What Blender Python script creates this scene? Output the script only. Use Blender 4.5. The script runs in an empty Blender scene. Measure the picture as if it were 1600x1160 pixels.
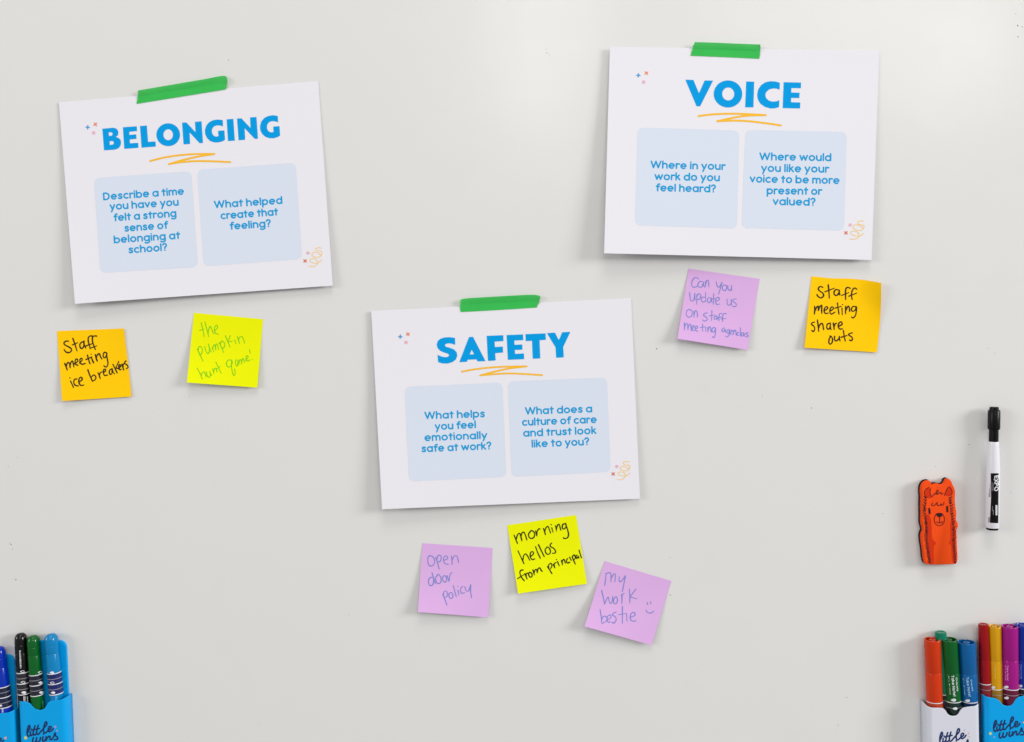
import bpy, math, random
import numpy as np
from mathutils import Matrix, Euler

random.seed(7)
SC = bpy.context.scene
COL = SC.collection

# ------------------------------------------------------------------ camera
F = 1500.0                     # focal length in photograph pixels (1600 wide)
BZ = 1.5                       # height of the picture centre on the board
rot = Euler((math.radians(90 - 2.6), 0, math.radians(2.7)), 'XYZ')
RM = np.array(rot.to_matrix())
AX = RM @ np.array([0, 0, -1.0])
CAM = np.array([0, 0, BZ]) - AX * 1.0
cd = bpy.data.cameras.new('camera')
cd.sensor_width = 36.0
cd.lens = 36.0 * F / 1600.0
cd.clip_start, cd.clip_end = 0.02, 200
co = bpy.data.objects.new('camera', cd)
COL.objects.link(co)
co.location = CAM
co.rotation_euler = rot
SC.camera = co

# ------------------------------------------------------------------ light
W = bpy.data.worlds.new('World')
SC.world = W
W.use_nodes = True
bg = W.node_tree.nodes['Background']
bg.inputs[1].default_value = 0.38
# bounce of the room: brighter ceiling, darker floor
_nt = W.node_tree
_tc = _nt.nodes.new('ShaderNodeTexCoord')
_sx = _nt.nodes.new('ShaderNodeSeparateXYZ')
_cr = _nt.nodes.new('ShaderNodeValToRGB')
_mr = _nt.nodes.new('ShaderNodeMapRange')
_mr.inputs[1].default_value, _mr.inputs[2].default_value = -1, 1
_nt.links.new(_tc.outputs['Generated'], _sx.inputs[0])
_nt.links.new(_sx.outputs['Z'], _mr.inputs[0])
_nt.links.new(_mr.outputs[0], _cr.inputs[0])
_cr.color_ramp.elements[0].position = .2
_cr.color_ramp.elements[0].color = (.80, .80, .80, 1)
_cr.color_ramp.elements[1].position = .85
_cr.color_ramp.elements[1].color = (1.17, 1.165, 1.15, 1)
_nt.links.new(_cr.outputs[0], bg.inputs[0])
SC.view_settings.view_transform = 'Standard'
SC.view_settings.look = 'None'
SC.view_settings.exposure = 0.05
SC.view_settings.gamma = 1


def lamp(name, loc, target, power, sx, sy, col):
    l = bpy.data.lights.new(name, 'AREA')
    l.shape = 'RECTANGLE'
    l.size, l.size_y = sx, sy
    l.energy = power
    l.color = col
    o = bpy.data.objects.new(name, l)
    COL.objects.link(o)
    o.location = loc
    d = np.array(target) - np.array(loc)
    from mathutils import Vector
    o.rotation_euler = Vector(d).to_track_quat('-Z', 'Y').to_euler()
    return o


# room windows off to the right (soft grazing key) and ceiling lamps
lamp('window_light', (9.0, -4.0, 3.9), (0, 0, BZ), 640, 3.0, 2.8, (1, 0.99, 0.975))
lamp('window_light', (-8.0, -4.5, 3.2), (0, 0, BZ), 255, 3.6, 3.0, (1, 0.985, 0.96))
lamp('ceiling_light', (0.3, -1.9, 5.2), (0, 0, BZ), 52, 1.8, 1.2, (1, 0.97, 0.93))


def ray(px, py):
    px = np.asarray(px, float)
    py = np.asarray(py, float)
    d = np.stack([(px - 800) / F, -(py - 580) / F, -np.ones_like(px + py)], -1)
    return d @ RM.T


def P(px, py, h=0.0):
    """point of the photograph at height h (m) above the board plane y=0"""
    d = ray(px, py)
    t = (-np.asarray(h) - CAM[1]) / d[..., 1]
    return CAM + d * t[..., None]


def mirror_lamp(name, px, py, dist, power, sx, sy, col):
    b = P(px, py)
    m = CAM.copy(); m[1] = -m[1]
    d = b - m
    loc = b + d * (dist / abs(d[1]))
    return lamp(name, loc, b, power, sx, sy, col)


# bright room windows behind the photographer, mirrored softly by the board
mirror_lamp('far_window_light', 845, 20, 4.0, 10, 0.22, 1.3, (1, 0.96, 0.89))
mirror_lamp('far_window_light', 1500, 90, 4.0, 5, 0.26, 0.5, (1, 0.97, 0.91))
mirror_lamp('far_window_light', 1290, 20, 4.0, 8, 1.2, 0.5, (1, 0.96, 0.89))


# ------------------------------------------------------------------ materials
def lin(c):
    c = np.asarray(c, float) / 255
    return np.where(c <= .04045, c / 12.92, ((c + .055) / 1.055) ** 2.4)


MATS = {}


def mat(name, rgb, rough=0.6, spec=0.3, k=1.0, var=0.0, bump=0.0, bscale=300, trans=0.0,
        vscale=25, coat=0.0):
    if name in MATS:
        return MATS[name]
    m = bpy.data.materials.new(name)
    m.use_nodes = True
    nt = m.node_tree
    b = nt.nodes['Principled BSDF']
    c = np.clip(lin(rgb) * k, 0, 1)
    b.inputs['Base Color'].default_value = (*c, 1)
    b.inputs['Roughness'].default_value = rough
    b.inputs['Specular IOR Level'].default_value = spec
    b.inputs['Coat Weight'].default_value = coat
    tc = nt.nodes.new('ShaderNodeTexCoord')
    if var:
        n = nt.nodes.new('ShaderNodeTexNoise')
        n.inputs['Scale'].default_value = vscale
        n.inputs['Detail'].default_value = 5
        nt.links.new(tc.outputs['Object'], n.inputs['Vector'])
        r = nt.nodes.new('ShaderNodeMix')
        r.data_type = 'RGBA'
        r.inputs[6].default_value = (*np.clip(c * (1 - var), 0, 1), 1)
        r.inputs[7].default_value = (*np.clip(c * (1 + var), 0, 1), 1)
        nt.links.new(n.outputs['Fac'], r.inputs[0])
        nt.links.new(r.outputs[2], b.inputs['Base Color'])
    if bump:
        n = nt.nodes.new('ShaderNodeTexNoise')
        n.inputs['Scale'].default_value = bscale
        n.inputs['Detail'].default_value = 4
        nt.links.new(tc.outputs['Object'], n.inputs['Vector'])
        bp = nt.nodes.new('ShaderNodeBump')
        bp.inputs['Strength'].default_value = bump
        bp.inputs['Distance'].default_value = 0.001
        nt.links.new(n.outputs['Fac'], bp.inputs['Height'])
        nt.links.new(bp.outputs['Normal'], b.inputs['Normal'])
    if trans:
        t = nt.nodes.new('ShaderNodeBsdfTransparent')
        t.inputs[0].default_value = (0.5, 1, 0.56, 1)
        mx = nt.nodes.new('ShaderNodeMixShader')
        mx.inputs[0].default_value = trans
        out = nt.nodes['Material Output']
        nt.links.new(b.outputs[0], mx.inputs[1])
        nt.links.new(t.outputs[0], mx.inputs[2])
        nt.links.new(mx.outputs[0], out.inputs[0])
    MATS[name] = m
    return m


K = 1.04
PAPER = mat('paper', (225, 224, 231), .8, .1, K, bump=.05, bscale=900)
PANEL = mat('panel_ink', (208, 216, 231), .8, .1, K)
BLUEH = mat('heading_ink', (0, 150, 220), .7, .08, K)
BLUET = mat('text_ink', (22, 152, 209), .7, .08, K)
GOLD = mat('gold_ink', (238, 181, 44), .6, .2, K)
STARB = mat('star_blue', (78, 150, 208), .6, .2, K)
STARO = mat('star_orange', (226, 138, 108), .6, .2, K)
PINKD = mat('dot_pink', (222, 172, 190), .6, .2, K)
REDX = mat('cross_red', (212, 118, 100), .6, .2, K)
STREAM = mat('streamer_gold', (238, 198, 118), .6, .2, K)
NOTE = {'orange': mat('note_orange', (255, 197, 2), .75, .1, K, var=.02),
        'yellow': mat('note_yellow', (229, 234, 0), .75, .1, K, var=.02),
        'purple': mat('note_purple', (212, 169, 221), .75, .1, K, var=.03)}
INKK = mat('ink_black', (52, 38, 8), .5, .2)
INKY = mat('ink_black_on_yellow', (45, 52, 4), .5, .2)
INKG = mat('ink_green', (118, 204, 14), .5, .2)
INKB = mat('ink_blue', (120, 132, 205), .5, .2)
TAPE = mat('green_tape', (52, 184, 80), .55, .2, 1.08, var=.06, trans=.10, vscale=60)
DARKF = mat('felt_dark', (38, 30, 36), .9, .1)
FOAM = mat('foam_orange', (236, 76, 16), .8, .15, K, var=.04, bump=.15, bscale=1500)
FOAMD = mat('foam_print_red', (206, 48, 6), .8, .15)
LLINE = mat('foam_print_dark', (92, 22, 22), .7, .2)
LBLK = mat('foam_print_black', (48, 16, 26), .7, .2)
WHITEP = mat('white_plastic', (226, 226, 234), .3, .45, .98)
BLACKP = mat('black_plastic', (9, 9, 10), .32, .18)
HBLUE = mat('holder_blue', (0, 158, 228), .35, .2, 1.0)
HWHITE = mat('holder_white', (212, 214, 226), .35, .4, .98)
NAVY = mat('logo_navy', (16, 44, 98), .5, .3)
WHITEI = mat('white_print', (225, 226, 232), .5, .3)
GREYI = mat('grey_print', (150, 148, 155), .5, .3)
BANDD = mat('band_dark', (24, 26, 42), .3, .5)
BANDN = mat('band_navy', (14, 26, 96), .3, .5)


def pen_mat(n, c):
    return mat('plastic_' + n, c, .17, .34, .74)


# whiteboard: glossy enamel with faint wear
def board_mat():
    m = bpy.data.materials.new('whiteboard_enamel')
    m.use_nodes = True
    nt = m.node_tree
    b = nt.nodes['Principled BSDF']
    tc = nt.nodes.new('ShaderNodeTexCoord')
    n1 = nt.nodes.new('ShaderNodeTexNoise')
    n1.inputs['Scale'].default_value = 3.0
    n1.inputs['Detail'].default_value = 6
    nt.links.new(tc.outputs['Object'], n1.inputs['Vector'])
    mx = nt.nodes.new('ShaderNodeMix')
    mx.data_type = 'RGBA'
    c = lin((220, 220, 219))
    mx.inputs[6].default_value = (*(c * .985), 1)
    mx.inputs[7].default_value = (*(c * 1.015), 1)
    nt.links.new(n1.outputs['Fac'], mx.inputs[0])
    nt.links.new(mx.outputs[2], b.inputs['Base Color'])
    n2 = nt.nodes.new('ShaderNodeTexNoise')
    n2.inputs['Scale'].default_value = 9
    n2.inputs['Detail'].default_value = 8
    nt.links.new(tc.outputs['Object'], n2.inputs['Vector'])
    mr = nt.nodes.new('ShaderNodeMapRange')
    mr.inputs[3].default_value = .17
    mr.inputs[4].default_value = .27
    nt.links.new(n2.outputs['Fac'], mr.inputs[0])
    mp = nt.nodes.new('ShaderNodeMapping')
    mp.inputs['Rotation'].default_value = (0, math.radians(24), 0)
    mp.inputs['Scale'].default_value = (2.0, 1, 26)
    nt.links.new(tc.outputs['Object'], mp.inputs[0])
    n4 = nt.nodes.new('ShaderNodeTexNoise')
    n4.inputs['Scale'].default_value = 2.2
    n4.inputs['Detail'].default_value = 5
    n4.inputs['Distortion'].default_value = 1.2
    nt.links.new(mp.outputs[0], n4.inputs['Vector'])
    m4 = nt.nodes.new('ShaderNodeMapRange')
    m4.inputs[1].default_value, m4.inputs[2].default_value = .35, .7
    m4.inputs[3].default_value, m4.inputs[4].default_value = 0, .02
    nt.links.new(n4.outputs['Fac'], m4.inputs[0])
    ad = nt.nodes.new('ShaderNodeMath')
    nt.links.new(mr.outputs[0], ad.inputs[0])
    nt.links.new(m4.outputs[0], ad.inputs[1])
    nt.links.new(ad.outputs[0], b.inputs['Roughness'])
    # faint residue of wiped-off writing
    n5 = nt.nodes.new('ShaderNodeTexNoise')
    n5.inputs['Scale'].default_value = 7
    n5.inputs['Detail'].default_value = 7
    n5.inputs['Distortion'].default_value = 2.5
    nt.links.new(tc.outputs['Object'], n5.inputs['Vector'])
    m5 = nt.nodes.new('ShaderNodeMapRange')
    m5.inputs[1].default_value, m5.inputs[2].default_value = .58, .8
    m5.inputs[3].default_value, m5.inputs[4].default_value = 0, .22
    nt.links.new(n5.outputs['Fac'], m5.inputs[0])
    mx2 = nt.nodes.new('ShaderNodeMix')
    mx2.data_type = 'RGBA'
    mx2.inputs[7].default_value = (*(c * .93), 1)
    nt.links.new(m5.outputs[0], mx2.inputs[0])
    nt.links.new(mx.outputs[2], mx2.inputs[6])
    nt.links.new(mx2.outputs[2], b.inputs['Base Color'])
    n3 = nt.nodes.new('ShaderNodeTexNoise')
    n3.inputs['Scale'].default_value = 14
    n3.inputs['Detail'].default_value = 2
    nt.links.new(tc.outputs['Object'], n3.inputs['Vector'])
    bp = nt.nodes.new('ShaderNodeBump')
    bp.inputs['Strength'].default_value = .10
    bp.inputs['Distance'].default_value = .004
    nt.links.new(n3.outputs['Fac'], bp.inputs['Height'])
    nt.links.new(bp.outputs['Normal'], b.inputs['Normal'])
    b.inputs['Specular IOR Level'].default_value = .5
    return m


# ------------------------------------------------------------------ object helpers
def mk(name, verts, faces, mats, parent=None, origin=None, fm=None, smooth=False):
    verts = np.asarray(verts, float)
    if parent is not None:
        org = np.array(parent['_o'])
    else:
        org = np.asarray(origin if origin is not None else verts.mean(0), float)
    me = bpy.data.meshes.new(name)
    me.from_pydata((verts - org).tolist(), [], [list(map(int, f)) for f in faces])
    if not isinstance(mats, (list, tuple)):
        mats = [mats]
    for m in mats:
        me.materials.append(m)
    if fm is not None:
        me.polygons.foreach_set('material_index', np.asarray(fm, np.int32))
    if smooth:
        me.polygons.foreach_set('use_smooth', np.ones(len(me.polygons), bool))
    me.update()
    o = bpy.data.objects.new(name, me)
    COL.objects.link(o)
    o['_o'] = [float(x) for x in org]
    if parent is not None:
        o.parent = parent
    else:
        o.location = org
    return o


def empty(name, loc):
    o = bpy.data.objects.new(name, None)
    o.empty_display_size = .02
    COL.objects.link(o)
    o.location = loc
    o['_o'] = [float(x) for x in loc]
    return o


def tag(o, label, cat, group=None):
    o['label'] = label
    o['category'] = cat
    if group:
        o['group'] = group
    return o


# ------------------------------------------------------------------ flat print (outline meshes)
class Field:
    """signed coverage of pen strokes and filled shapes, in photograph pixels"""

    def __init__(s, x0, y0, x1, y1, step):
        s.st = step
        s.x = np.arange(x0, x1 + step, step)
        s.y = np.arange(y0, y1 + step, step)
        s.f = np.full((len(s.y), len(s.x)), 1e3)

    def win(s, lo, hi):
        i0, i1 = np.searchsorted(s.x, [lo[0], hi[0]])
        j0, j1 = np.searchsorted(s.y, [lo[1], hi[1]])
        i0, j0 = max(i0 - 1, 0), max(j0 - 1, 0)
        return slice(j0, j1 + 1), slice(i0, i1 + 1)

    def stroke(s, pts, w):
        pts = np.asarray(pts, float)
        if len(pts) == 1:
            pts = np.repeat(pts, 2, 0)
        w = np.broadcast_to(np.asarray(w, float), (len(pts),))
        for k in range(len(pts) - 1):
            a, b = pts[k], pts[k + 1]
            r0, r1 = w[k] / 2, w[k + 1] / 2
            m = max(r0, r1) + s.st * 2.5
            J, I = s.win(np.minimum(a, b) - m, np.maximum(a, b) + m)
            X, Y = np.meshgrid(s.x[I], s.y[J])
            if X.size == 0:
                continue
            ab = b - a
            L = ab @ ab
            t = np.clip(((X - a[0]) * ab[0] + (Y - a[1]) * ab[1]) / L, 0, 1) if L > 1e-9 else 0 * X
            d = np.hypot(X - a[0] - t * ab[0], Y - a[1] - t * ab[1]) - (r0 + (r1 - r0) * t)
            s.f[J, I] = np.minimum(s.f[J, I], d)

    def shape(s, pts, sub=False):
        pts = np.asarray(pts, float)
        m = s.st * 3
        J, I = s.win(pts.min(0) - m, pts.max(0) + m)
        X, Y = np.meshgrid(s.x[I], s.y[J])
        ins = np.zeros(X.shape, bool)
        d = np.full(X.shape, 1e3)
        n = len(pts)
        for k in range(n):
            a, b = pts[k], pts[(k + 1) % n]
            c = ((a[1] > Y) != (b[1] > Y))
            with np.errstate(divide='ignore', invalid='ignore'):
                ins ^= c & (X < (b[0] - a[0]) * (Y - a[1]) / (b[1] - a[1] + 1e-12) + a[0])
            ab = b - a
            L = ab @ ab + 1e-12
            t = np.clip(((X - a[0]) * ab[0] + (Y - a[1]) * ab[1]) / L, 0, 1)
            d = np.minimum(d, np.hypot(X - a[0] - t * ab[0], Y - a[1] - t * ab[1]))
        sd = np.where(ins, -d, d)
        s.f[J, I] = np.maximum(s.f[J, I], -sd) if sub else np.minimum(s.f[J, I], sd)

    def mesh(s):
        f = s.f
        f = np.where(np.abs(f) < 1e-6, 1e-6, f)
        ins = f < 0
        ny, nx = f.shape
        X, Y = np.meshgrid(s.x, s.y)
        cid = np.full(f.shape, -1)
        cid[ins] = np.arange(ins.sum())
        V = [np.stack([X[ins], Y[ins]], -1)]
        n = ins.sum()
        hx = ins[:, :-1] != ins[:, 1:]
        t = (f[:, :-1] / (f[:, :-1] - f[:, 1:] + 1e-30))[hx]
        V.append(np.stack([X[:, :-1][hx] + t * s.st, Y[:, :-1][hx]], -1))
        hid = np.full(hx.shape, -1)
        hid[hx] = n + np.arange(hx.sum())
        n += hx.sum()
        vx = ins[:-1] != ins[1:]
        t = (f[:-1] / (f[:-1] - f[1:] + 1e-30))[vx]
        V.append(np.stack([X[:-1][vx], Y[:-1][vx] + t * s.st], -1))
        vid = np.full(vx.shape, -1)
        vid[vx] = n + np.arange(vx.sum())
        a, b, c, d = cid[:-1, :-1], cid[:-1, 1:], cid[1:, 1:], cid[1:, :-1]
        ring = np.stack([a, hid[:-1], b, vid[:, 1:], c, hid[1:], d, vid[:, :-1]], -1).reshape(-1, 8)
        ring = ring[(ring >= 0).any(1)]
        faces = [r[r >= 0] for r in ring]
        faces = [q for q in faces if len(q) >= 3]
        return np.concatenate(V), faces


def smooth(pts, n=5, closed=False):
    p = np.asarray(pts, float)
    if len(p) < 3:
        return p
    if closed:
        q = np.vstack([p[-1], p, p[0], p[1]])
    else:
        q = np.vstack([2 * p[0] - p[1], p, 2 * p[-1] - p[-2]])
    out = []
    for k in range(1, len(q) - 2):
        a, b, c, d = q[k - 1], q[k], q[k + 1], q[k + 2]
        for t in np.arange(n) / n:
            out.append(.5 * (2 * b + (c - a) * t + (2 * a - 5 * b + 4 * c - d) * t * t
                             + (3 * b - a - 3 * c + d) * t ** 3))
    if not closed:
        out.append(p[-1])
    return np.array(out)


def zoom(x, y, s):
    return lambda pts: np.asarray(pts, float).reshape(-1, 2) / s + np.array([x, y])


def ellipse(cx, cy, rx, ry, n=48):
    a = np.arange(n) * 2 * math.pi / n
    return np.stack([cx + rx * np.cos(a), cy + ry * np.sin(a)], -1)


def print_on(name, parent, surf, material, paint, box, step=.4):
    """paint(field) fills a Field; surf(px,py) puts it onto its surface"""
    fl = Field(*box, step)
    paint(fl)
    v2, faces = fl.mesh()
    v3 = surf(v2[:, 0], v2[:, 1])
    return mk(name, v3, faces, material, parent)


def bounds(pts, m=4):
    p = np.concatenate([np.asarray(q).reshape(-1, 2) for q in pts])
    return (*(p.min(0) - m), *(p.max(0) + m))


def handwriting(name, parent, surf, material, strokes, zm, w, step=.35):
    rnd = random.Random(len(strokes))
    S = [smooth(zm(s), 4) for s in strokes]

    def paint(fl):
        for s in S:
            n = len(s)
            ph, am = rnd.uniform(0, 6), rnd.uniform(.05, .16)
            ww = w * rnd.uniform(.92, 1.08) * (1 + am * np.sin(ph + np.arange(n) * .55))
            ww[-1] *= .75
            fl.stroke(s, ww)
    return print_on(name, parent, surf, material, paint, bounds(S), step)


# ---- a round geometric sans drawn as strokes (x-height 1, baseline 0, y up)
def arc(cx, cy, r, a0, a1, n=14, ry=None):
    a = np.radians(np.linspace(a0, a1, n))
    return [(cx + r * math.cos(t), cy + (ry or r) * math.sin(t)) for t in a]


C5 = arc(.5, .5, .385, 0, 360, 26)
GL = {
    'a': (1.0, [C5, [(.885, .885), (.885, .115)]]),
    'b': (1.0, [C5, [(.115, 1.24), (.115, .115)]]),
    'c': (.86, [arc(.5, .5, .385, 54, 306)]),
    'd': (1.0, [C5, [(.885, 1.24), (.885, .115)]]),
    'e': (1.0, [arc(.5, .5, .385, 0, 306, 22), [(.115, .5), (.885, .5)]]),
    'f': (.6, [[(.6, 1.22), (.46, 1.24), (.34, 1.17), (.29, 1.02), (.29, .115)], [(.1, .85), (.56, .85)]]),
    'g': (1.0, [C5, [(.885, .885), (.885, -.05)] + arc(.5, -.03, .385, 0, -140, 10, .27)]),
    'h': (.9, [[(.115, 1.24), (.115, .115)], [(.115, .5)] + arc(.45, .55, .335, 180, 0) + [(.785, .115)]]),
    'i': (.23, [[(.115, .885), (.115, .115)], [(.115, 1.2), (.115, 1.21)]]),
    'k': (.78, [[(.115, 1.24), (.115, .115)], [(.13, .45), (.6, .885)], [(.3, .6), (.68, .115)]]),
    'l': (.23, [[(.115, 1.24), (.115, .115)]]),
    'm': (1.36, [[(.115, .885), (.115, .115)], [(.115, .5)] + arc(.4, .6, .285, 180, 0) + [(.685, .115)],
                 [(.685, .5)] + arc(.965, .6, .28, 180, 0) + [(1.245, .115)]]),
    'n': (.9, [[(.115, .885), (.115, .115)], [(.115, .5)] + arc(.45, .55, .335, 180, 0) + [(.785, .115)]]),
    'o': (1.0, [C5]),
    'p': (1.0, [C5, [(.115, .885), (.115, -.29)]]),
    'r': (.6, [[(.115, .885), (.115, .115)], [(.115, .5)] + arc(.42, .57, .305, 180, 62, 8)]),
    's': (.76, [[(.63, .76), (.52, .87), (.36, .885), (.2, .81), (.17, .67), (.3, .55), (.5, .47), (.63, .36),
                 (.61, .2), (.46, .12), (.28, .12), (.12, .23)]]),
    't': (.62, [[(.31, 1.14), (.31, .115)], [(.09, .86), (.55, .86)]]),
    'u': (.9, [[(.115, .885)] + arc(.45, .45, .335, 180, 360) + [(.785, .885)], [(.785, .885), (.785, .115)]]),
    'v': (.86, [[(.1, .885), (.43, .14), (.76, .885)]]),
    'w': (1.3, [[(.1, .885), (.37, .14), (.65, .84), (.93, .14), (1.2, .885)]]),
    'y': (.88, [[(.1, .885), (.44, .14)], [(.78, .885), (.26, -.29)]]),
    'D': (1.12, [[(.115, .115), (.115, 1.2), (.42, 1.2)] + arc(.42, .6575, .5425, 90, -90, 16) + [(.115, .115)]]),
    'W': (1.66, [[(.1, 1.2), (.46, .14), (.83, 1.2), (1.2, .14), (1.56, 1.2)]]),
    '?': (.74, [arc(.37, .98, .28, 165, -55, 12) + [(.37, .6), (.37, .44)], [(.37, .12), (.37, .125)]]),
    'T': (.9, [[(.05, 1.2), (.85, 1.2)], [(.45, 1.2), (.45, .115)]]),
    'N': (1.05, [[(.115, .115), (.115, 1.2), (.93, .115), (.93, 1.2)]]),
    'C': (1.05, [arc(.6, .69, .56, 50, 310, 18)]),
    '!': (.23, [[(.115, 1.3), (.115, .5)], [(.115, .12), (.115, .125)]]),
    'E': (.8, [[(.75, 1.2), (.115, 1.2), (.115, .115), (.75, .115)], [(.115, .7), (.65, .7)]]),
    'x': (.9, [[(.1, 1.1), (.85, .1)], [(.85, 1.2), (.05, -.1)]]),
    'P': (.9, [[(.115, .115), (.115, 1.2), (.5, 1.2)] + arc(.5, .98, .29, 90, -90, 10) + [(.115, .69)]]),
    'O': (1.2, [arc(.6, .69, .5, 0, 360, 24, .56)]),
}


def text_strokes(text, p0, p1, xh, slant=0.0, gap=.12):
    p0, p1 = np.array(p0, float), np.array(p1, float)
    L = np.hypot(*(p1 - p0))
    d = (p1 - p0) / L
    up = np.array([d[1], -d[0]])
    x = 0
    out = []
    for ch in text:
        if ch == ' ':
            x += .40
            continue
        w, st = GL[ch]
        for s in st:
            out.append(np.array(s) + [x, 0])
        x += w + gap
    x -= gap
    sx = L / x
    return [p0 + ((s[:, :1] + slant * s[:, 1:]) * sx) * d + (s[:, 1:] * xh) * up for s in out]


def text_on(name, parent, surf, material, lines, w, step=.35, slant=0.0):
    S = []
    for (t, p0, p1, xh) in lines:
        S += text_strokes(t, p0, p1, xh, slant)

    def paint(fl):
        for s in S:
            fl.stroke(s, w)
    return print_on(name, parent, surf, material, paint, bounds(S), step)


# ------------------------------------------------------------------ sheets
def homog(src, dst):
    A = []
    for (x, y), (u, v) in zip(src, dst):
        A.append([x, y, 1, 0, 0, 0, -u * x, -u * y, -u])
        A.append([0, 0, 0, x, y, 1, -v * x, -v * y, -v])
    return np.linalg.svd(np.array(A))[2][-1].reshape(3, 3)


def happly(H, x, y):
    q = np.stack([x, y, np.ones_like(x)], -1) @ H.T
    return q[..., 0] / q[..., 2], q[..., 1] / q[..., 2]


UNIT = [(0, 0), (1, 0), (1, 1), (0, 1)]


class Sheet:
    """a paper whose corners TL,TR,BR,BL are seen at these points; hf(u,v) = lift off the board in mm"""

    def __init__(s, quad, hf, bow=None):
        s.q = quad
        s.H = homog(quad, UNIT)
        s.Hi = homog(UNIT, quad)
        s.hf = hf
        s.bow = bow

    def uv(s, x, y):
        return happly(s.H, np.asarray(x, float), np.asarray(y, float))

    def h(s, x, y):
        u, v = s.uv(x, y)
        return s.hf(np.clip(u, 0, 1), np.clip(v, 0, 1)) / 1000

    def surf(s, off):
        return lambda x, y: P(x, y, s.h(x, y) + off / 1000)

    def build(s, name, material, nu, nv, th=.25):
        U, V = np.meshgrid(np.linspace(0, 1, nu + 1), np.linspace(0, 1, nv + 1))
        x, y = happly(s.Hi, U, V)
        if s.bow:
            dx, dy = s.bow(U, V)
            x, y = x + dx, y + dy
        front = P(x, y, s.hf(U, V) / 1000).reshape(-1, 3)
        back = front + np.array([0, th / 1000, 0])
        n = len(front)
        idx = np.arange(n).reshape(nv + 1, nu + 1)
        fs = []
        for j in range(nv):
            for i in range(nu):
                a, b, c, d = idx[j, i], idx[j, i + 1], idx[j + 1, i + 1], idx[j + 1, i]
                fs.append((a, d, c, b))
                fs.append((n + a, n + b, n + c, n + d))
        rim = list(idx[0, :]) + list(idx[1:, -1]) + list(idx[-1, -2::-1]) + list(idx[-2:0:-1, 0])
        k0 = len(fs)
        for k in range(len(rim)):
            a, b = rim[k], rim[(k + 1) % len(rim)]
            fs.append((a, b, n + b, n + a))
        o = mk(name, np.vstack([front, back]), fs, material)
        sm = np.ones(len(fs), bool)
        sm[k0:] = False
        o.data.polygons.foreach_set('use_smooth', sm)
        # keep the cut edges crisp
        try:
            o.data.set_sharp_from_angle(angle=math.radians(40))
        except Exception:
            pass
        return o


def rounded(quad, r, n=6):
    q = np.asarray(quad, float)
    out = []
    for k in range(4):
        p, a, b = q[k], q[k - 1], q[(k + 1) % 4]
        da, db = (a - p) / np.linalg.norm(a - p), (b - p) / np.linalg.norm(b - p)
        s, e = p + da * r, p + db * r
        c = p + (da + db) * r
        for t in np.linspace(0, 1, n):
            v = (s - c) * math.cos(t * math.pi / 2) + (e - c) * math.sin(t * math.pi / 2)
            out.append(c + v)
    return np.array(out)


# ================================================================== THE BOARD
c = [P(x, y) for x, y in ((-900, -700), (2500, -700), (2500, 1900), (-900, 1900))]
cx = [p[0] for p in c]
cz = [p[2] for p in c]
x0, x1, z0, z1 = min(cx), max(cx), min(cz), max(cz)
bv = [(x0, 0, z0), (x1, 0, z0), (x1, 0, z1), (x0, 0, z1), (x0, .015, z0), (x1, .015, z0), (x1, .015, z1), (x0, .015, z1)]
board = mk('whiteboard', bv, [(0, 1, 2, 3), (5, 4, 7, 6), (4, 5, 1, 0), (3, 2, 6, 7), (4, 0, 3, 7), (1, 5, 6, 2)],
           board_mat(), origin=(0, 0, BZ))
board['kind'] = 'structure'
SPECK = mat('speck_grey', (120, 118, 118), .8, .1)
specks = [(1026, 545, 1.6), (1590, 40, 2.0), (1591, 58, 1.7), (1587, 22, 1.0), (855, 83, 1.2), (357, 94, 1.3),
          (1047, 930, 1.3), (25, 906, 1.6), (17, 851, 1.5), (20, 858, 1.1), (15, 849, .9), (1323, 1090, 1.2),
          (1310, 1133, 1.2), (1268, 638, 1.4), (1514, 695, 1.3), (1191, 618, .9), (1380, 803, 1.0), (853, 77, .8),
          (859, 86, .8), (1555, 552, .9), (1543, 545, .8), (27, 715, .9), (13, 729, .8), (1047, 871, .9), (545, 960, .8),
          (1597, 42, 1.2), (1462, 729, .8), (404, 1133, .7), (296, 620, .7), (1580, 770, .9)]


def _sp(fl):
    rr = random.Random(3)
    for (x, y, d) in specks:
        fl.stroke([(x, y), (x + rr.uniform(-.6, .6), y + rr.uniform(-.6, .6))], d)


# one tiny field per speck keeps the mesh small
V, FS = [], []
for s in specks:
    fl = Field(s[0] - 2.5, s[1] - 2.5, s[0] + 2.5, s[1] + 2.5, .35)
    a = random.uniform(0, 6)
    fl.stroke([(s[0], s[1]), (s[0] + .5 * math.cos(a), s[1] + .5 * math.sin(a))], s[2])
    v, f = fl.mesh()
    FS += [q + sum(len(k) for k in V) for q in f]
    V.append(P(v[:, 0], v[:, 1], .0001))
mk('dirt_speck', np.vstack(V), FS, SPECK, board)


# ================================================================== QUESTION SHEETS
def star(c, r, a0, inner=.42):
    out = []
    for k in range(8):
        a = a0 + k * math.pi / 4
        rr = r if k % 2 == 0 else r * inner
        out.append((c[0] + rr * math.cos(a), c[1] + rr * math.sin(a)))
    return np.array(out)


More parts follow.
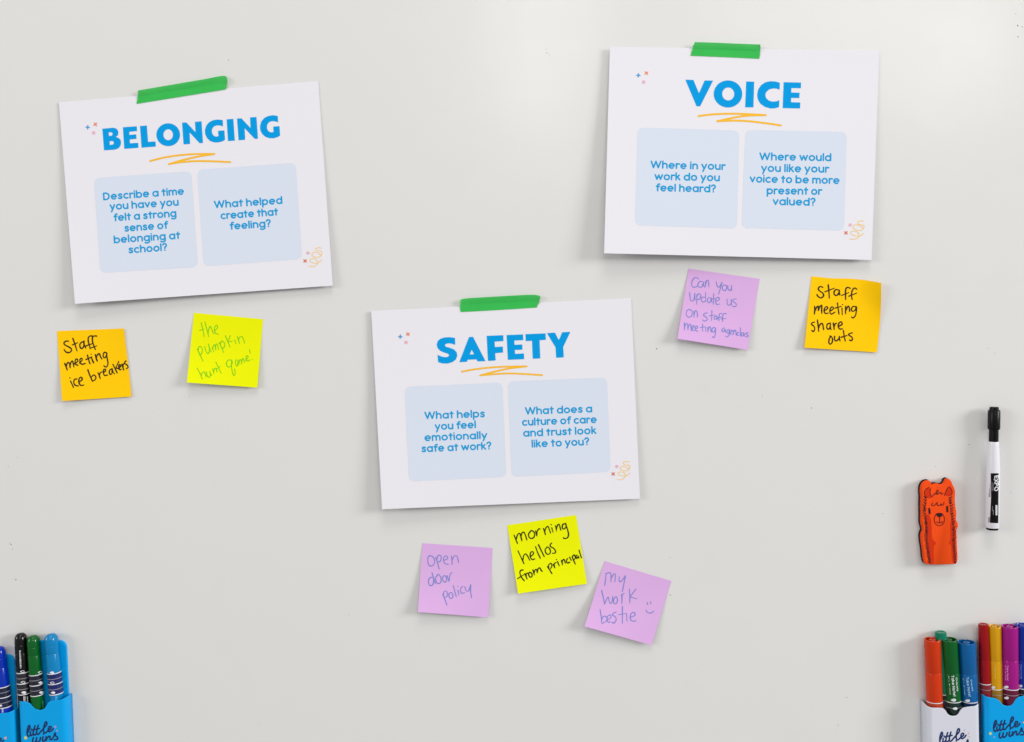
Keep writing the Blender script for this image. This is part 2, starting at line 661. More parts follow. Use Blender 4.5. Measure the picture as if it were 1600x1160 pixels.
def make_sheet(quad, hf, label, head, zh, letters, rings, holes, under, uw, tl, panels, texts, br, stream, zb):
    S = Sheet(quad, hf)
    o = S.build('question_sheet', PAPER, 48, 36)
    tag(o, label, 'paper sign', 'printed question sheets taped to the whiteboard')
    allp = [zh(p) for p in letters] + [zh(ellipse(*r[:4])) for r in rings]

    def ph(fl):
        for p in letters:
            fl.shape(zh(p))
        for (a, b, c_, d, e, f, g, h) in rings:
            fl.shape(zh(ellipse(a, b, c_, d)))
            fl.shape(zh(ellipse(e, f, g, h)), True)
        for p in holes:
            fl.shape(zh(p), True)
    print_on('heading', o, S.surf(.12), BLUEH, ph, bounds(allp), .5)
    us = [smooth(zh(u), 6) for u in under]

    def pu(fl):
        for u in us:
            fl.stroke(u, uw)
    print_on('underline', o, S.surf(.12), GOLD, pu, bounds(us), .4)
    for q, (lines, w) in zip(panels, texts):
        rp = rounded(q, 9)
        po = print_on('question_panel', o, S.surf(.08), PANEL, lambda fl: fl.shape(rp), bounds([rp]), 2.0)
        text_on('question_text', po, S.surf(.16), BLUET, lines, w)
    # confetti printed top left and bottom right
    b, og, pk = [zh(p)[0] for p in tl]
    print_on('confetti', o, S.surf(.12), STARB, lambda fl: fl.shape(star(b, 4.3, -1.5)), bounds([[b]], 6), .3)
    print_on('confetti', o, S.surf(.12), STARO, lambda fl: fl.shape(star(og, 4.4, .9)), bounds([[og]], 6), .3)
    print_on('confetti', o, S.surf(.12), PINKD, lambda fl: fl.stroke([pk], 5.4), bounds([[pk]], 6), .3)
    dd, rx = [zb(p)[0] for p in br]
    print_on('confetti', o, S.surf(.12), PINKD, lambda fl: fl.stroke([dd], 5.0), bounds([[dd]], 6), .3)
    print_on('confetti', o, S.surf(.12), REDX, lambda fl: fl.shape(star(rx, 4.1, .75, .45)), bounds([[rx]], 6), .3)
    st = [smooth(zb(s_), 5) for s_ in stream]
    print_on('streamer', o, S.surf(.12), STREAM, lambda fl: [fl.stroke(s_, 1.2) for s_ in st], bounds(st), .3)
    return S, o


def lines(z, rows, xh, rag=1):
    return [(t, z(a)[0], z(b)[0], xh) for (t, a, b) in rows]


# --- BELONGING
zh = zoom(120, 160, 4.706)
G = [(1073, 133), (1075, 178), (1052, 171), (1030, 170), (1008, 178), (994, 198), (993, 222), (1003, 243), (1022, 253),
     (1042, 250), (1039, 210), (1085, 207), (1090, 277), (1068, 289), (1040, 296), (1010, 295), (980, 285), (957, 263),
     (944, 235), (942, 205), (952, 172), (973, 147), (1003, 132), (1035, 127), (1060, 129)]
letters = [
    [(188, 195), (262, 188), (282, 190), (297, 199), (306, 217), (303, 240), (289, 256), (308, 263), (321, 275), (326, 293),
     (321, 320), (306, 339), (285, 347), (262, 350), (200, 354)],
    [(339, 184), (441, 177), (443, 212), (386, 217), (387, 240), (437, 236), (439, 270), (389, 273), (391, 302), (451, 298),
     (453, 335), (349, 343)],
    [(465, 175), (515, 171), (524, 292), (578, 288), (581, 326), (476, 334)],
    [(774, 150), (806, 149), (873, 220), (869, 144), (917, 140), (928, 300), (903, 301), (829, 222), (833, 307), (785, 310)],
    G,
    [(1102, 126), (1151, 122), (1162, 282), (1112, 286)],
    [(1178, 120), (1210, 118), (1278, 190), (1274, 112), (1321, 108), (1332, 268), (1308, 269), (1234, 191), (1238, 276),
     (1190, 280)],
    [(x + 405, y - 31) for x, y in G]]
rings = [(672, 239, 87, 84, 672, 239, 35, 40)]
holes = [[(234, 222), (254, 220), (262, 226), (263, 236), (257, 245), (237, 249)],
         [(241, 287), (262, 285), (271, 291), (273, 301), (265, 311), (243, 314)]]
under = [[(540, 432), (640, 407), (760, 389), (880, 381), (1012, 380), ], [(1012, 380), (890, 400), (780, 425), (677, 455)],
         [(677, 455), (760, 441), (880, 433), (1000, 434), (1128, 440)]]
z1, z2 = zoom(140, 250, 6.444), zoom(300, 250, 6.445)
hB = lambda u, v: .8 + 7.5 * v ** 1.7 * (.5 + .5 * (1 - u) + .25 * np.maximum(u - .7, 0)) + 1.6 * (1 - u) ** 3 * (.4 + v)
SB, oB = make_sheet(
    [(92, 160), (497, 127), (520, 446.5), (117, 475)], hB,
    'white question sheet headed BELONGING, tilted and taped at upper left of the board',
    'BELONGING', zh, letters, rings, holes, under, 3.0,
    [(80, 184), (136, 162), (124, 225)],
    [[(146.5, 278.5), (299, 267.5), (309.5, 417.5), (156.5, 427)], [(307.8, 265.5), (462, 254.5), (472.5, 405), (318, 416.5)]],
    [(lines(z1, [('Describe a time', (138, 408), (952, 351)), ('you have you', (205, 507), (898, 461)),
                 ('felt a strong', (245, 620), (875, 574)), ('sense of', (352, 725), (788, 693)),
                 ('belonging at', (245, 842), (912, 796)), ('school?', (393, 943), (782, 916))], 9.1), 2.45),
     (lines(z2, [('What helped', (225, 490), (912, 443)), ('create that', (290, 600), (866, 560)),
                 ('feeling?', (383, 705), (795, 676))], 9.1), 2.45)],
    [(1168, 938), (1139, 1018)],
    [[(1302, 889), (1268, 884), (1243, 898), (1262, 915), (1298, 920), (1308, 945), (1285, 976), (1240, 980), (1207, 957),
      (1222, 932), (1265, 935), (1303, 968)],
     [(1303, 1010), (1270, 1035), (1230, 1040), (1190, 1022), (1195, 998), (1235, 995), (1262, 1020), (1262, 1045),
      (1240, 1068), (1205, 1075), (1172, 1068)]], z2)

# --- VOICE
zh = zoom(980, 100, 5.333)
letters = [
    [(485, 132), (552, 134), (598, 245), (646, 138), (716, 140), (608, 354), (578, 354)],
    [(992, 147), (1058, 149), (1052, 363), (983, 362)],
    [(1272, 158), (1270, 215), (1245, 207), (1215, 205), (1180, 215), (1157, 238), (1151, 260), (1158, 285), (1180, 306),
     (1210, 315), (1240, 313), (1268, 303), (1265, 360), (1230, 371), (1195, 372), (1150, 360), (1110, 332), (1088, 295),
     (1083, 255), (1092, 213), (1118, 175), (1155, 152), (1195, 145), (1235, 147)],
    [(1304, 153), (1449, 156), (1447, 203), (1368, 202), (1367, 239), (1437, 241), (1434, 285), (1366, 284), (1365, 320),
     (1443, 322), (1440, 372), (1296, 369)]]
rings = [(840, 251, 119, 113, 842, 251, 50, 54)]
under = [[(595, 435), (700, 422), (820, 416), (950, 417), (1155, 427)], [(1155, 427), (1000, 432), (880, 450), (750, 478)],
         [(750, 478), (880, 473), (1000, 477), (1150, 494), (1280, 513)]]
z1, z2 = zoom(980, 190, 6.442), zoom(1150, 190, 5.8)
hV = lambda u, v: 1.0 + 10.5 * v ** 1.3 * (.5 + .5 * (1 - u)) + 3.0 * (1 - u) ** 2.4
SV, oV = make_sheet(
    [(953, 73), (1374, 80), (1362, 406.5), (944, 396)], hV,
    'white question sheet headed VOICE, taped at upper right of the board',
    'VOICE', zh, letters, rings, [], under, 3.1,
    [(93, 96), (160, 77), (137, 152)],
    [[(996.3, 199.3), (1155.4, 204), (1151.5, 357.6), (992, 352.2)], [(1164.6, 203), (1323.3, 206.5), (1319, 360.7), (1158.6, 356.4)]],
    [(lines(z1, [('Where in your', (235, 472), (987, 490)), ('work do you', (275, 589), (932, 603)),
                 ('feel heard?', (288, 703), (890, 716))], 9.2), 2.45),
     (lines(z2, [('Where would', (212, 352), (864, 361)), ('you like your', (228, 456), (842, 465)),
                 ('voice to be more', (125, 553), (938, 568)), ('present or', (278, 660), (778, 667)),
                 ('valued?', (333, 758), (719, 766))], 9.3), 2.45)],
    [(1035, 938), (997, 1010)],
    [[(1160, 905), (1125, 900), (1103, 915), (1120, 935), (1155, 940), (1160, 960), (1140, 985), (1095, 985), (1062, 960),
      (1075, 938), (1115, 940), (1152, 968)],
     [(1155, 1015), (1130, 1035), (1085, 1037), (1042, 1020), (1050, 995), (1085, 995), (1115, 1020), (1115, 1045),
      (1085, 1065), (1030, 1065)]], z2)

# --- SAFETY
zh = zoom(610, 505, 5.333)
letters = [
    [(538, 124), (541, 182), (515, 173), (485, 169), (462, 174), (453, 186), (463, 198), (495, 206), (530, 220), (553, 245),
     (557, 275), (545, 305), (515, 327), (475, 338), (435, 337), (398, 326), (393, 265), (425, 279), (455, 285), (480, 281),
     (490, 268), (480, 256), (450, 247), (415, 232), (392, 207), (386, 180), (393, 152), (415, 132), (450, 120), (495, 118)],
    [(655, 117), (688, 114), (793, 318), (727, 320), (718, 303), (645, 306), (637, 323), (574, 327)],
    [(802, 107), (941, 101), (942, 151), (868, 155), (871, 200), (937, 196), (939, 246), (873, 251), (877, 312), (813, 316)],
    [(968, 100), (1105, 95), (1107, 143), (1033, 146), (1034, 182), (1099, 178), (1101, 222), (1036, 225), (1039, 257),
     (1112, 253), (1115, 301), (979, 307)],
    [(1126, 93), (1293, 86), (1296, 140), (1243, 144), (1249, 295), (1186, 298), (1180, 148), (1128, 151)],
    [(1304, 84), (1371, 80), (1404, 143), (1432, 77), (1500, 73), (1440, 200), (1445, 286), (1381, 290), (1377, 205)]]
holes = [[(678, 222), (697, 260), (661, 262)]]
under = [[(597, 405), (700, 386), (820, 372), (950, 364), (1135, 361)], [(1135, 361), (1000, 377), (880, 402), (748, 436)],
         [(748, 436), (850, 427), (980, 420), (1120, 425), (1265, 434)]]
z1 = zoom(620, 590, 4.2105)
hS = lambda u, v: .8 + 8.5 * v ** 1.5 * (.45 + .55 * (1 - u)) + 2.2 * (1 - u) ** 2.6
SS, oS = make_sheet(
    [(580, 486), (986, 466), (1000, 779.5), (597, 796)], hS,
    'white question sheet headed SAFETY, taped at lower centre of the board',
    'SAFETY', zh, letters, [], holes, under, 2.8,
    [(82, 114), (146, 93), (130, 161)],
    [[(631.9, 604.7), (785, 597.8), (791.5, 745.6), (639, 752.7)], [(793.4, 596), (948.3, 590), (954.4, 737.7), (799.3, 745.6)]],
    [(lines(z1, [('What helps', (183, 276), (580, 262)), ('you feel', (252, 347), (521, 334)),
                 ('emotionally', (183, 420), (595, 404)), ('safe at work?', (163, 493), (622, 474))], 9.1), 2.4),
     (lines(z1, [('What does a', (845, 246), (1286, 230)), ('culture of care', (825, 319), (1316, 300)),
                 ('and trust look', (832, 391), (1313, 372)), ('like to you?', (888, 462), (1266, 446))], 9.1), 2.4)],
    [(1447, 586), (1424, 635)],
    [[(1530, 556), (1505, 553), (1490, 562), (1500, 575), (1528, 578), (1534, 595), (1518, 612), (1490, 613), (1470, 600),
      (1478, 586), (1505, 588), (1531, 607)],
     [(1533, 630), (1515, 645), (1485, 647), (1460, 639), (1462, 624), (1485, 622), (1505, 637), (1500, 655), (1480, 672),
      (1450, 672)]], z1)


# ================================================================== TAPE
def make_tape(outline_top, outline_bot, S, label):
    """outline_top / outline_bot: matching polylines along the strip's two long edges (photo px)"""
    T = smooth(outline_top, 8)
    B = smooth(outline_bot, 8)
    n = min(len(T), len(B))
    ti = np.linspace(0, len(T) - 1, 60)
    bi = np.linspace(0, len(B) - 1, 60)
    Tx = np.stack([np.interp(ti, np.arange(len(T)), T[:, k]) for k in (0, 1)], -1)
    Bx = np.stack([np.interp(bi, np.arange(len(B)), B[:, k]) for k in (0, 1)], -1)
    nv = 16
    vv = np.linspace(0, 1, nv + 1)[:, None, None]
    G_ = Tx[None] * (1 - vv) + Bx[None] * vv
    # ragged torn ends
    rr = random.Random(int(outline_top[0][0]))
    for j in range(nv + 1):
        for e, sgn in ((0, 1), (-1, -1)):
            k = rr.uniform(-.5, .9) * sgn
            for q in range(3):
                idx = q if e == 0 else -1 - q
                G_[j, idx, 0] += k * (1 - q / 3)
    x, y = G_[..., 0], G_[..., 1]
    u, v = S.uv(x, y)
    s = np.clip((v + .016) / .016, 0, 1)
    s = s * s * (3 - 2 * s)
    hs = S.hf(np.clip(u, 0, 1), np.clip(v, 0, 1))
    rip = .10 * np.sin(np.linspace(0, 9, 60))[None] * np.sin(np.linspace(0, 3, nv + 1))[:, None]
    ends = np.exp(-np.linspace(0, 59, 60) / 4)[None] + np.exp(-(59 - np.linspace(0, 59, 60)) / 4)[None]
    vl = np.linspace(0, 1, nv + 1)[:, None]
    # pressed onto the paper, springing off the board along its upper edge
    h = .35 + np.maximum(hs, 1.0) + rip + 3.0 * np.maximum(.5 - vl, 0) + 1.6 * ends * (1 - vl) ** 1.5
    front = P(x, y, h / 1000).reshape(-1, 3)
    idx = np.arange(len(front)).reshape(nv + 1, 60)
    fs = [(idx[j, i], idx[j + 1, i], idx[j + 1, i + 1], idx[j, i + 1]) for j in range(nv) for i in range(59)]
    o = mk('tape_strip', front, fs, TAPE, smooth=True)
    tag(o, label, 'tape', 'green tape strips holding up the sheets')
    return o


z = zoom(200, 110, 9.41)
make_tape(z([(150, 298), (600, 220), (1100, 135), (1412, 82), (1466, 150)]),
          z([(125, 495), (600, 418), (1050, 345), (1300, 304), (1442, 280)]), SB,
          'slanting green tape strip across the top edge of the BELONGING sheet')
z = zoom(1070, 55, 12.31)
make_tape(z([(185, 135), (600, 148), (1050, 168), (1462, 182)]), z([(105, 398), (600, 418), (1050, 438), (1440, 457)]), SV,
          'creased green tape strip across the top edge of the VOICE sheet')
z = zoom(710, 450, 10.67)
make_tape(z([(90, 205), (200, 176), (700, 145), (1250, 116), (1400, 128), (1440, 155)]),
          z([(98, 403), (220, 398), (700, 372), (1200, 340), (1300, 333), (1380, 328)]), SS,
          'green tape strip with curling ends across the top edge of the SAFETY sheet')


# ================================================================== STICKY NOTES
def make_note(quad, colour, ink, zm, strokes, w, label, lift=6, curl=None, bow=None):
    cu = curl or (lambda u, v: 0 * u)
    hf = lambda u, v: .3 + lift * v ** 2.0 * (.6 + .4 * (1 - u)) + 1.2 * v * (1 - u) ** 3 + cu(u, v) \
        + .4 * np.sin(6 * v + 3.5 * u + lift) * v
    S = Sheet(quad, hf, bow)
    o = S.build('sticky_note', NOTE[colour], 24, 24, .12)
    tag(o, label, 'sticky note', colour + ' sticky notes')
    handwriting('handwriting', o, S.surf(.10), ink, strokes, zm, w)
    return o


# orange, below BELONGING
make_note([(89, 517.5), (193.5, 513.5), (205, 620), (97, 627)], 'orange', INKK, zoom(80, 480, 7.253), [
    [(195, 388), (175, 385), (148, 400), (150, 425), (185, 445), (222, 468), (230, 495), (205, 515), (170, 512), (145, 480)],
    [(245, 355), (268, 420), (293, 500)], [(240, 430), (300, 405)],
    [(372, 400), (345, 398), (325, 425), (330, 460), (350, 470), (370, 440), (370, 385)], [(370, 385), (376, 430), (392, 465)],
    [(468, 330), (445, 328), (422, 345), (420, 390), (432, 430), (442, 475)], [(395, 440), (465, 415)],
    [(515, 330), (490, 328), (468, 345), (470, 400), (488, 450), (500, 482)], [(455, 462), (515, 440)],
    [(152, 640), (170, 680), (182, 715)], [(172, 675), (176, 648), (192, 628), (208, 642), (215, 690)],
    [(213, 660), (225, 625), (240, 612), (250, 640), (258, 680)],
    [(264, 645), (300, 615), (298, 595), (282, 590), (270, 615), (280, 650), (305, 662)],
    [(320, 635), (350, 602), (345, 582), (328, 590), (325, 620), (345, 648), (390, 640)],
    [(410, 545), (425, 600), (440, 645)], [(395, 595), (460, 565)], [(458, 580), (470, 610), (482, 635)], [(452, 535), (454, 537)],
    [(500, 540), (510, 580), (522, 615)], [(510, 575), (525, 540), (545, 530), (557, 560), (575, 590)],
    [(630, 520), (600, 515), (588, 550), (600, 575), (622, 560), (630, 525), (630, 560), (642, 620), (640, 660), (620, 680), (595, 665)],
    [(220, 840), (238, 880), (252, 912)], [(212, 805), (214, 807)],
    [(290, 815), (265, 820), (255, 850), (270, 885), (310, 895)],
    [(315, 850), (350, 825), (345, 800), (325, 800), (312, 840), (330, 885), (372, 885)],
    [(415, 712), (440, 780), (468, 842)], [(450, 800), (480, 770), (505, 790), (500, 820), (468, 842)],
    [(530, 745), (545, 780), (556, 810)], [(545, 775), (555, 745), (575, 735)],
    [(590, 747), (618, 720), (612, 705), (595, 710), (590, 745), (605, 775), (640, 770)],
    [(690, 700), (668, 710), (658, 740), (672, 765), (690, 745), (690, 700), (700, 735), (718, 760)],
    [(700, 650), (725, 700), (748, 748)], [(765, 618), (732, 690)], [(735, 690), (775, 705)],
    [(765, 695), (788, 668), (775, 652), (765, 670), (775, 710), (795, 705)],
    [(800, 650), (812, 685), (822, 715)], [(812, 680), (815, 650), (835, 640)],
    [(848, 612), (832, 625), (835, 640), (862, 660), (870, 685), (850, 700)]], 2.15,
    'orange sticky note reading Staff meeting ice breakers, below the BELONGING sheet', 3.0,
    curl=lambda u, v: 1.2 * np.maximum(u - .75, 0) * 4 * (1 - v) ** 2,
    bow=lambda u, v: (2.2 * np.sin(math.pi * v) * u ** 2 * (v - .2), 0 * u))

# yellow, below BELONGING
make_note([(303, 489), (411, 499), (402, 606), (292, 598)], 'yellow', INKG, zoom(280, 480, 8.286), [
    [(285, 205), (305, 290), (325, 388)], [(262, 305), (320, 285)],
    [(332, 190), (358, 290), (383, 388)], [(374, 345), (387, 272), (405, 250), (422, 290), (445, 345)],
    [(455, 310), (495, 270), (490, 238), (468, 245), (455, 290), (470, 340), (512, 352)],
    [(232, 540), (270, 620), (310, 705)], [(247, 565), (255, 515), (285, 515), (300, 560), (285, 610), (262, 620)],
    [(330, 510), (350, 580), (375, 603), (392, 560), (378, 480)], [(378, 480), (398, 545), (418, 585)],
    [(425, 520), (445, 580)], [(434, 545), (442, 500), (460, 490), (475, 560)], [(468, 530), (477, 490), (492, 480), (510, 550)],
    [(520, 460), (550, 530), (575, 590)], [(532, 485), (545, 445), (575, 450), (590, 490), (575, 530), (550, 525)],
    [(598, 372), (630, 450), (660, 525)], [(660, 370), (632, 450)], [(630, 455), (690, 440)],
    [(718, 425), (735, 478)], [(752, 380), (768, 430), (782, 472)], [(766, 425), (785, 390), (815, 385), (832, 420), (850, 472)],
    [(232, 790), (270, 860), (300, 935)], [(285, 890), (300, 850), (325, 840), (340, 875), (350, 905)],
    [(350, 840), (365, 895), (385, 912), (405, 880), (395, 835)], [(395, 835), (410, 870), (425, 885)],
    [(432, 800), (450, 865)], [(445, 840), (455, 800), (475, 795), (490, 840)],
    [(475, 712), (510, 790), (545, 860)], [(490, 800), (535, 765)],
    [(680, 690), (640, 685), (612, 720), (620, 765), (655, 775), (685, 730), (680, 690), (677, 760), (690, 850), (710, 885), (725, 860), (715, 800)],
    [(748, 682), (727, 700), (735, 755), (755, 760), (758, 700), (768, 745)],
    [(768, 690), (790, 745)], [(777, 710), (787, 680), (800, 690), (815, 735)], [(810, 710), (818, 675), (830, 670), (848, 720)],
    [(860, 690), (890, 655), (885, 630), (868, 640), (865, 680), (890, 700), (918, 680)],
    [(908, 550), (922, 600)], [(948, 678), (950, 680)]], 1.35,
    'yellow sticky note with faint green writing about a pumpkin hunt game', 7)

# purple, below VOICE
make_note([(1076, 420), (1187, 436), (1168, 547), (1058.5, 529.5)], 'purple', INKB, zoom(1040, 400, 7.25), [
    [(375, 262), (340, 245), (305, 275), (295, 320), (310, 355), (350, 350), (370, 335)],
    [(425, 295), (390, 290), (365, 325), (380, 355), (410, 350), (430, 305), (432, 330), (440, 355)],
    [(450, 290), (452, 355)], [(452, 330), (465, 282), (485, 285), (490, 350)],
    [(572, 292), (585, 340), (605, 355), (640, 300)], [(640, 300), (622, 365), (600, 435)],
    [(665, 330), (645, 345), (645, 380), (670, 395), (690, 375), (688, 340), (665, 330)],
    [(705, 335), (708, 375), (730, 392), (745, 370), (748, 335)], [(748, 335), (748, 395)],
    [(272, 415), (278, 475), (290, 510), (320, 500), (330, 430)], [(330, 425), (335, 500)],
    [(355, 440), (352, 550)], [(352, 460), (375, 430), (398, 445), (390, 485), (355, 500)],
    [(445, 470), (415, 470), (405, 500), (425, 525), (455, 510)], [(452, 415), (455, 520)],
    [(510, 475), (480, 480), (475, 515), (500, 530), (518, 480), (520, 505), (528, 530)],
    [(545, 430), (542, 550)], [(525, 488), (570, 485)],
    [(565, 515), (605, 500), (605, 475), (585, 470), (565, 510), (580, 550), (612, 545)],
    [(697, 490), (698, 540), (720, 560), (740, 540), (742, 495)], [(742, 495), (748, 560)],
    [(800, 490), (775, 490), (760, 510), (785, 530), (803, 550), (790, 575), (755, 570)],
    [(270, 605), (240, 625), (235, 670), (260, 695), (295, 680), (300, 630), (270, 605)],
    [(320, 630), (322, 695)], [(322, 670), (335, 625), (355, 630), (362, 695)],
    [(470, 645), (440, 655), (432, 675), (465, 700), (470, 725), (440, 740), (420, 725)],
    [(525, 620), (520, 735)], [(495, 680), (560, 670)],
    [(575, 680), (550, 695), (555, 720), (580, 710), (580, 685), (590, 725)],
    [(640, 655), (615, 655), (605, 690), (605, 740)], [(590, 700), (640, 695)],
    [(685, 655), (660, 655), (645, 690), (648, 745)], [(630, 715), (685, 710)],
    [(212, 760), (215, 840)], [(215, 810), (230, 770), (248, 775), (255, 840)], [(255, 815), (270, 775), (285, 785), (292, 850)],
    [(300, 825), (325, 810), (320, 790), (303, 800), (300, 835), (325, 850)],
    [(338, 830), (362, 815), (355, 795), (340, 805), (338, 840), (365, 855)],
    [(420, 775), (418, 855)], [(395, 810), (450, 805)], [(455, 805), (455, 860)],
    [(478, 810), (480, 865)], [(480, 845), (495, 805), (510, 815), (515, 865)],
    [(560, 815), (535, 815), (525, 850), (545, 865), (562, 840), (565, 820), (565, 880), (550, 925), (530, 915)],
    [(665, 815), (642, 830), (640, 855), (660, 860), (672, 830), (680, 865)],
    [(720, 835), (700, 840), (695, 870), (715, 875), (722, 845), (722, 890), (700, 918), (682, 910)],
    [(730, 870), (755, 855), (745, 840), (730, 855), (735, 885), (760, 885)],
    [(768, 845), (770, 895)], [(770, 875), (782, 845), (795, 850), (800, 900)],
    [(835, 865), (815, 870), (812, 900), (838, 895)], [(848, 815), (850, 910)],
    [(880, 870), (862, 875), (862, 905), (880, 905), (886, 875), (895, 910)],
    [(935, 870), (910, 875), (915, 890), (935, 900), (930, 918), (905, 915)]], 1.4,
    'purple sticky note about staff meeting agendas, below the VOICE sheet', 6.5)

# orange, below VOICE
make_note([(1268, 432), (1377, 442.5), (1370, 551), (1257, 543.5)], 'orange', INKK, zoom(1240, 410, 7.25), [
    [(330, 285), (300, 275), (280, 300), (295, 325), (330, 350), (340, 380), (310, 405), (275, 385), (265, 365)],
    [(393, 258), (400, 330), (405, 408)], [(355, 335), (460, 295)],
    [(520, 320), (480, 310), (458, 340), (465, 370), (490, 375), (515, 345), (520, 320), (518, 350), (525, 372)],
    [(640, 295), (610, 285), (590, 310), (588, 370), (590, 425)], [(545, 375), (625, 345)],
    [(715, 305), (690, 292), (668, 315), (655, 370), (665, 425)], [(625, 385), (715, 350)],
    [(238, 500), (240, 540), (235, 590)], [(240, 555), (262, 510), (280, 500), (282, 545)],
    [(280, 545), (300, 500), (318, 490), (318, 540), (320, 580)],
    [(348, 550), (385, 525), (380, 505), (360, 510), (345, 545), (360, 580), (395, 575)],
    [(410, 555), (450, 530), (445, 508), (425, 512), (410, 550), (425, 588), (470, 565)],
    [(497, 462), (505, 530), (515, 590)], [(470, 520), (540, 500)], [(548, 520), (552, 595)], [(555, 480), (556, 482)],
    [(590, 500), (588, 545), (590, 585)], [(590, 550), (615, 500), (630, 510), (635, 560)],
    [(705, 505), (675, 500), (655, 530), (665, 555), (695, 545), (712, 505), (710, 560), (700, 605), (675, 630), (655, 620)],
    [(235, 680), (210, 685), (205, 705), (230, 725), (240, 755), (225, 785), (203, 770)],
    [(270, 655), (278, 720), (285, 785)], [(282, 750), (300, 705), (325, 695), (335, 730), (340, 765)],
    [(415, 690), (385, 700), (375, 735), (390, 760), (412, 740), (418, 700), (415, 735), (425, 765)],
    [(450, 690), (455, 730), (460, 765)], [(458, 735), (470, 700), (490, 690)],
    [(505, 730), (548, 705), (545, 680), (525, 680), (505, 715), (520, 755), (555, 755)],
    [(425, 840), (405, 865), (400, 910), (415, 930), (438, 905), (440, 865), (425, 840), (410, 835)],
    [(465, 840), (465, 880), (485, 890), (510, 870), (520, 840)], [(520, 840), (520, 870), (528, 895)],
    [(565, 775), (572, 830), (585, 895)], [(540, 850), (605, 830)],
    [(665, 800), (635, 808), (625, 825), (655, 845), (668, 865), (655, 888), (630, 880)]], 2.15,
    'orange sticky note reading Staff meeting share outs, below the VOICE sheet', 2.5,
    curl=lambda u, v: 7.5 * np.maximum(u - .62, 0) ** 2 / .144 * np.exp(-(v / .42) ** 2),
    bow=lambda u, v: (2.0 * np.sin(math.pi * v) * u ** 3, -2.4 * np.sin(math.pi * np.clip((u - .3) / .7, 0, 1)) * (1 - v) ** 4))

# purple, below SAFETY left
make_note([(660, 849), (769.5, 856.5), (763, 965), (653, 956.5)], 'purple', INKB, zoom(640, 840, 8.286), [
    [(265, 235), (238, 260), (238, 330), (265, 370), (305, 360), (325, 310), (305, 255), (262, 232)],
    [(340, 260), (360, 330), (385, 412)], [(352, 295), (365, 240), (395, 230), (410, 265), (395, 310), (365, 320)],
    [(440, 300), (490, 275), (485, 245), (455, 245), (438, 285), (455, 335), (505, 350)],
    [(540, 240), (548, 290), (550, 350)], [(550, 300), (575, 245), (610, 240), (625, 280), (635, 330)],
    [(290, 515), (255, 530), (245, 585), (265, 625), (300, 610), (310, 550), (290, 455)], [(290, 455), (315, 540), (335, 600)],
    [(360, 495), (335, 520), (345, 575), (375, 600), (405, 575), (405, 520), (375, 480), (350, 490)],
    [(445, 495), (428, 520), (435, 565), (465, 580), (480, 550), (470, 505), (445, 495)],
    [(485, 495), (510, 570)], [(510, 570), (525, 480), (550, 455)],
    [(430, 735), (460, 810), (485, 880)], [(437, 758), (445, 705), (475, 695), (490, 740), (480, 770), (455, 775)],
    [(525, 715), (508, 740), (520, 785), (545, 790), (560, 760), (550, 720), (525, 715)],
    [(565, 620), (585, 700), (605, 770)], [(625, 685), (640, 745)], [(625, 635), (626, 637)],
    [(690, 635), (665, 655), (660, 700), (680, 725), (715, 710)],
    [(715, 640), (735, 690), (765, 690), (790, 615)], [(792, 610), (790, 700), (803, 785)]], 1.45,
    'purple sticky note reading open door policy, below the SAFETY sheet', 7)

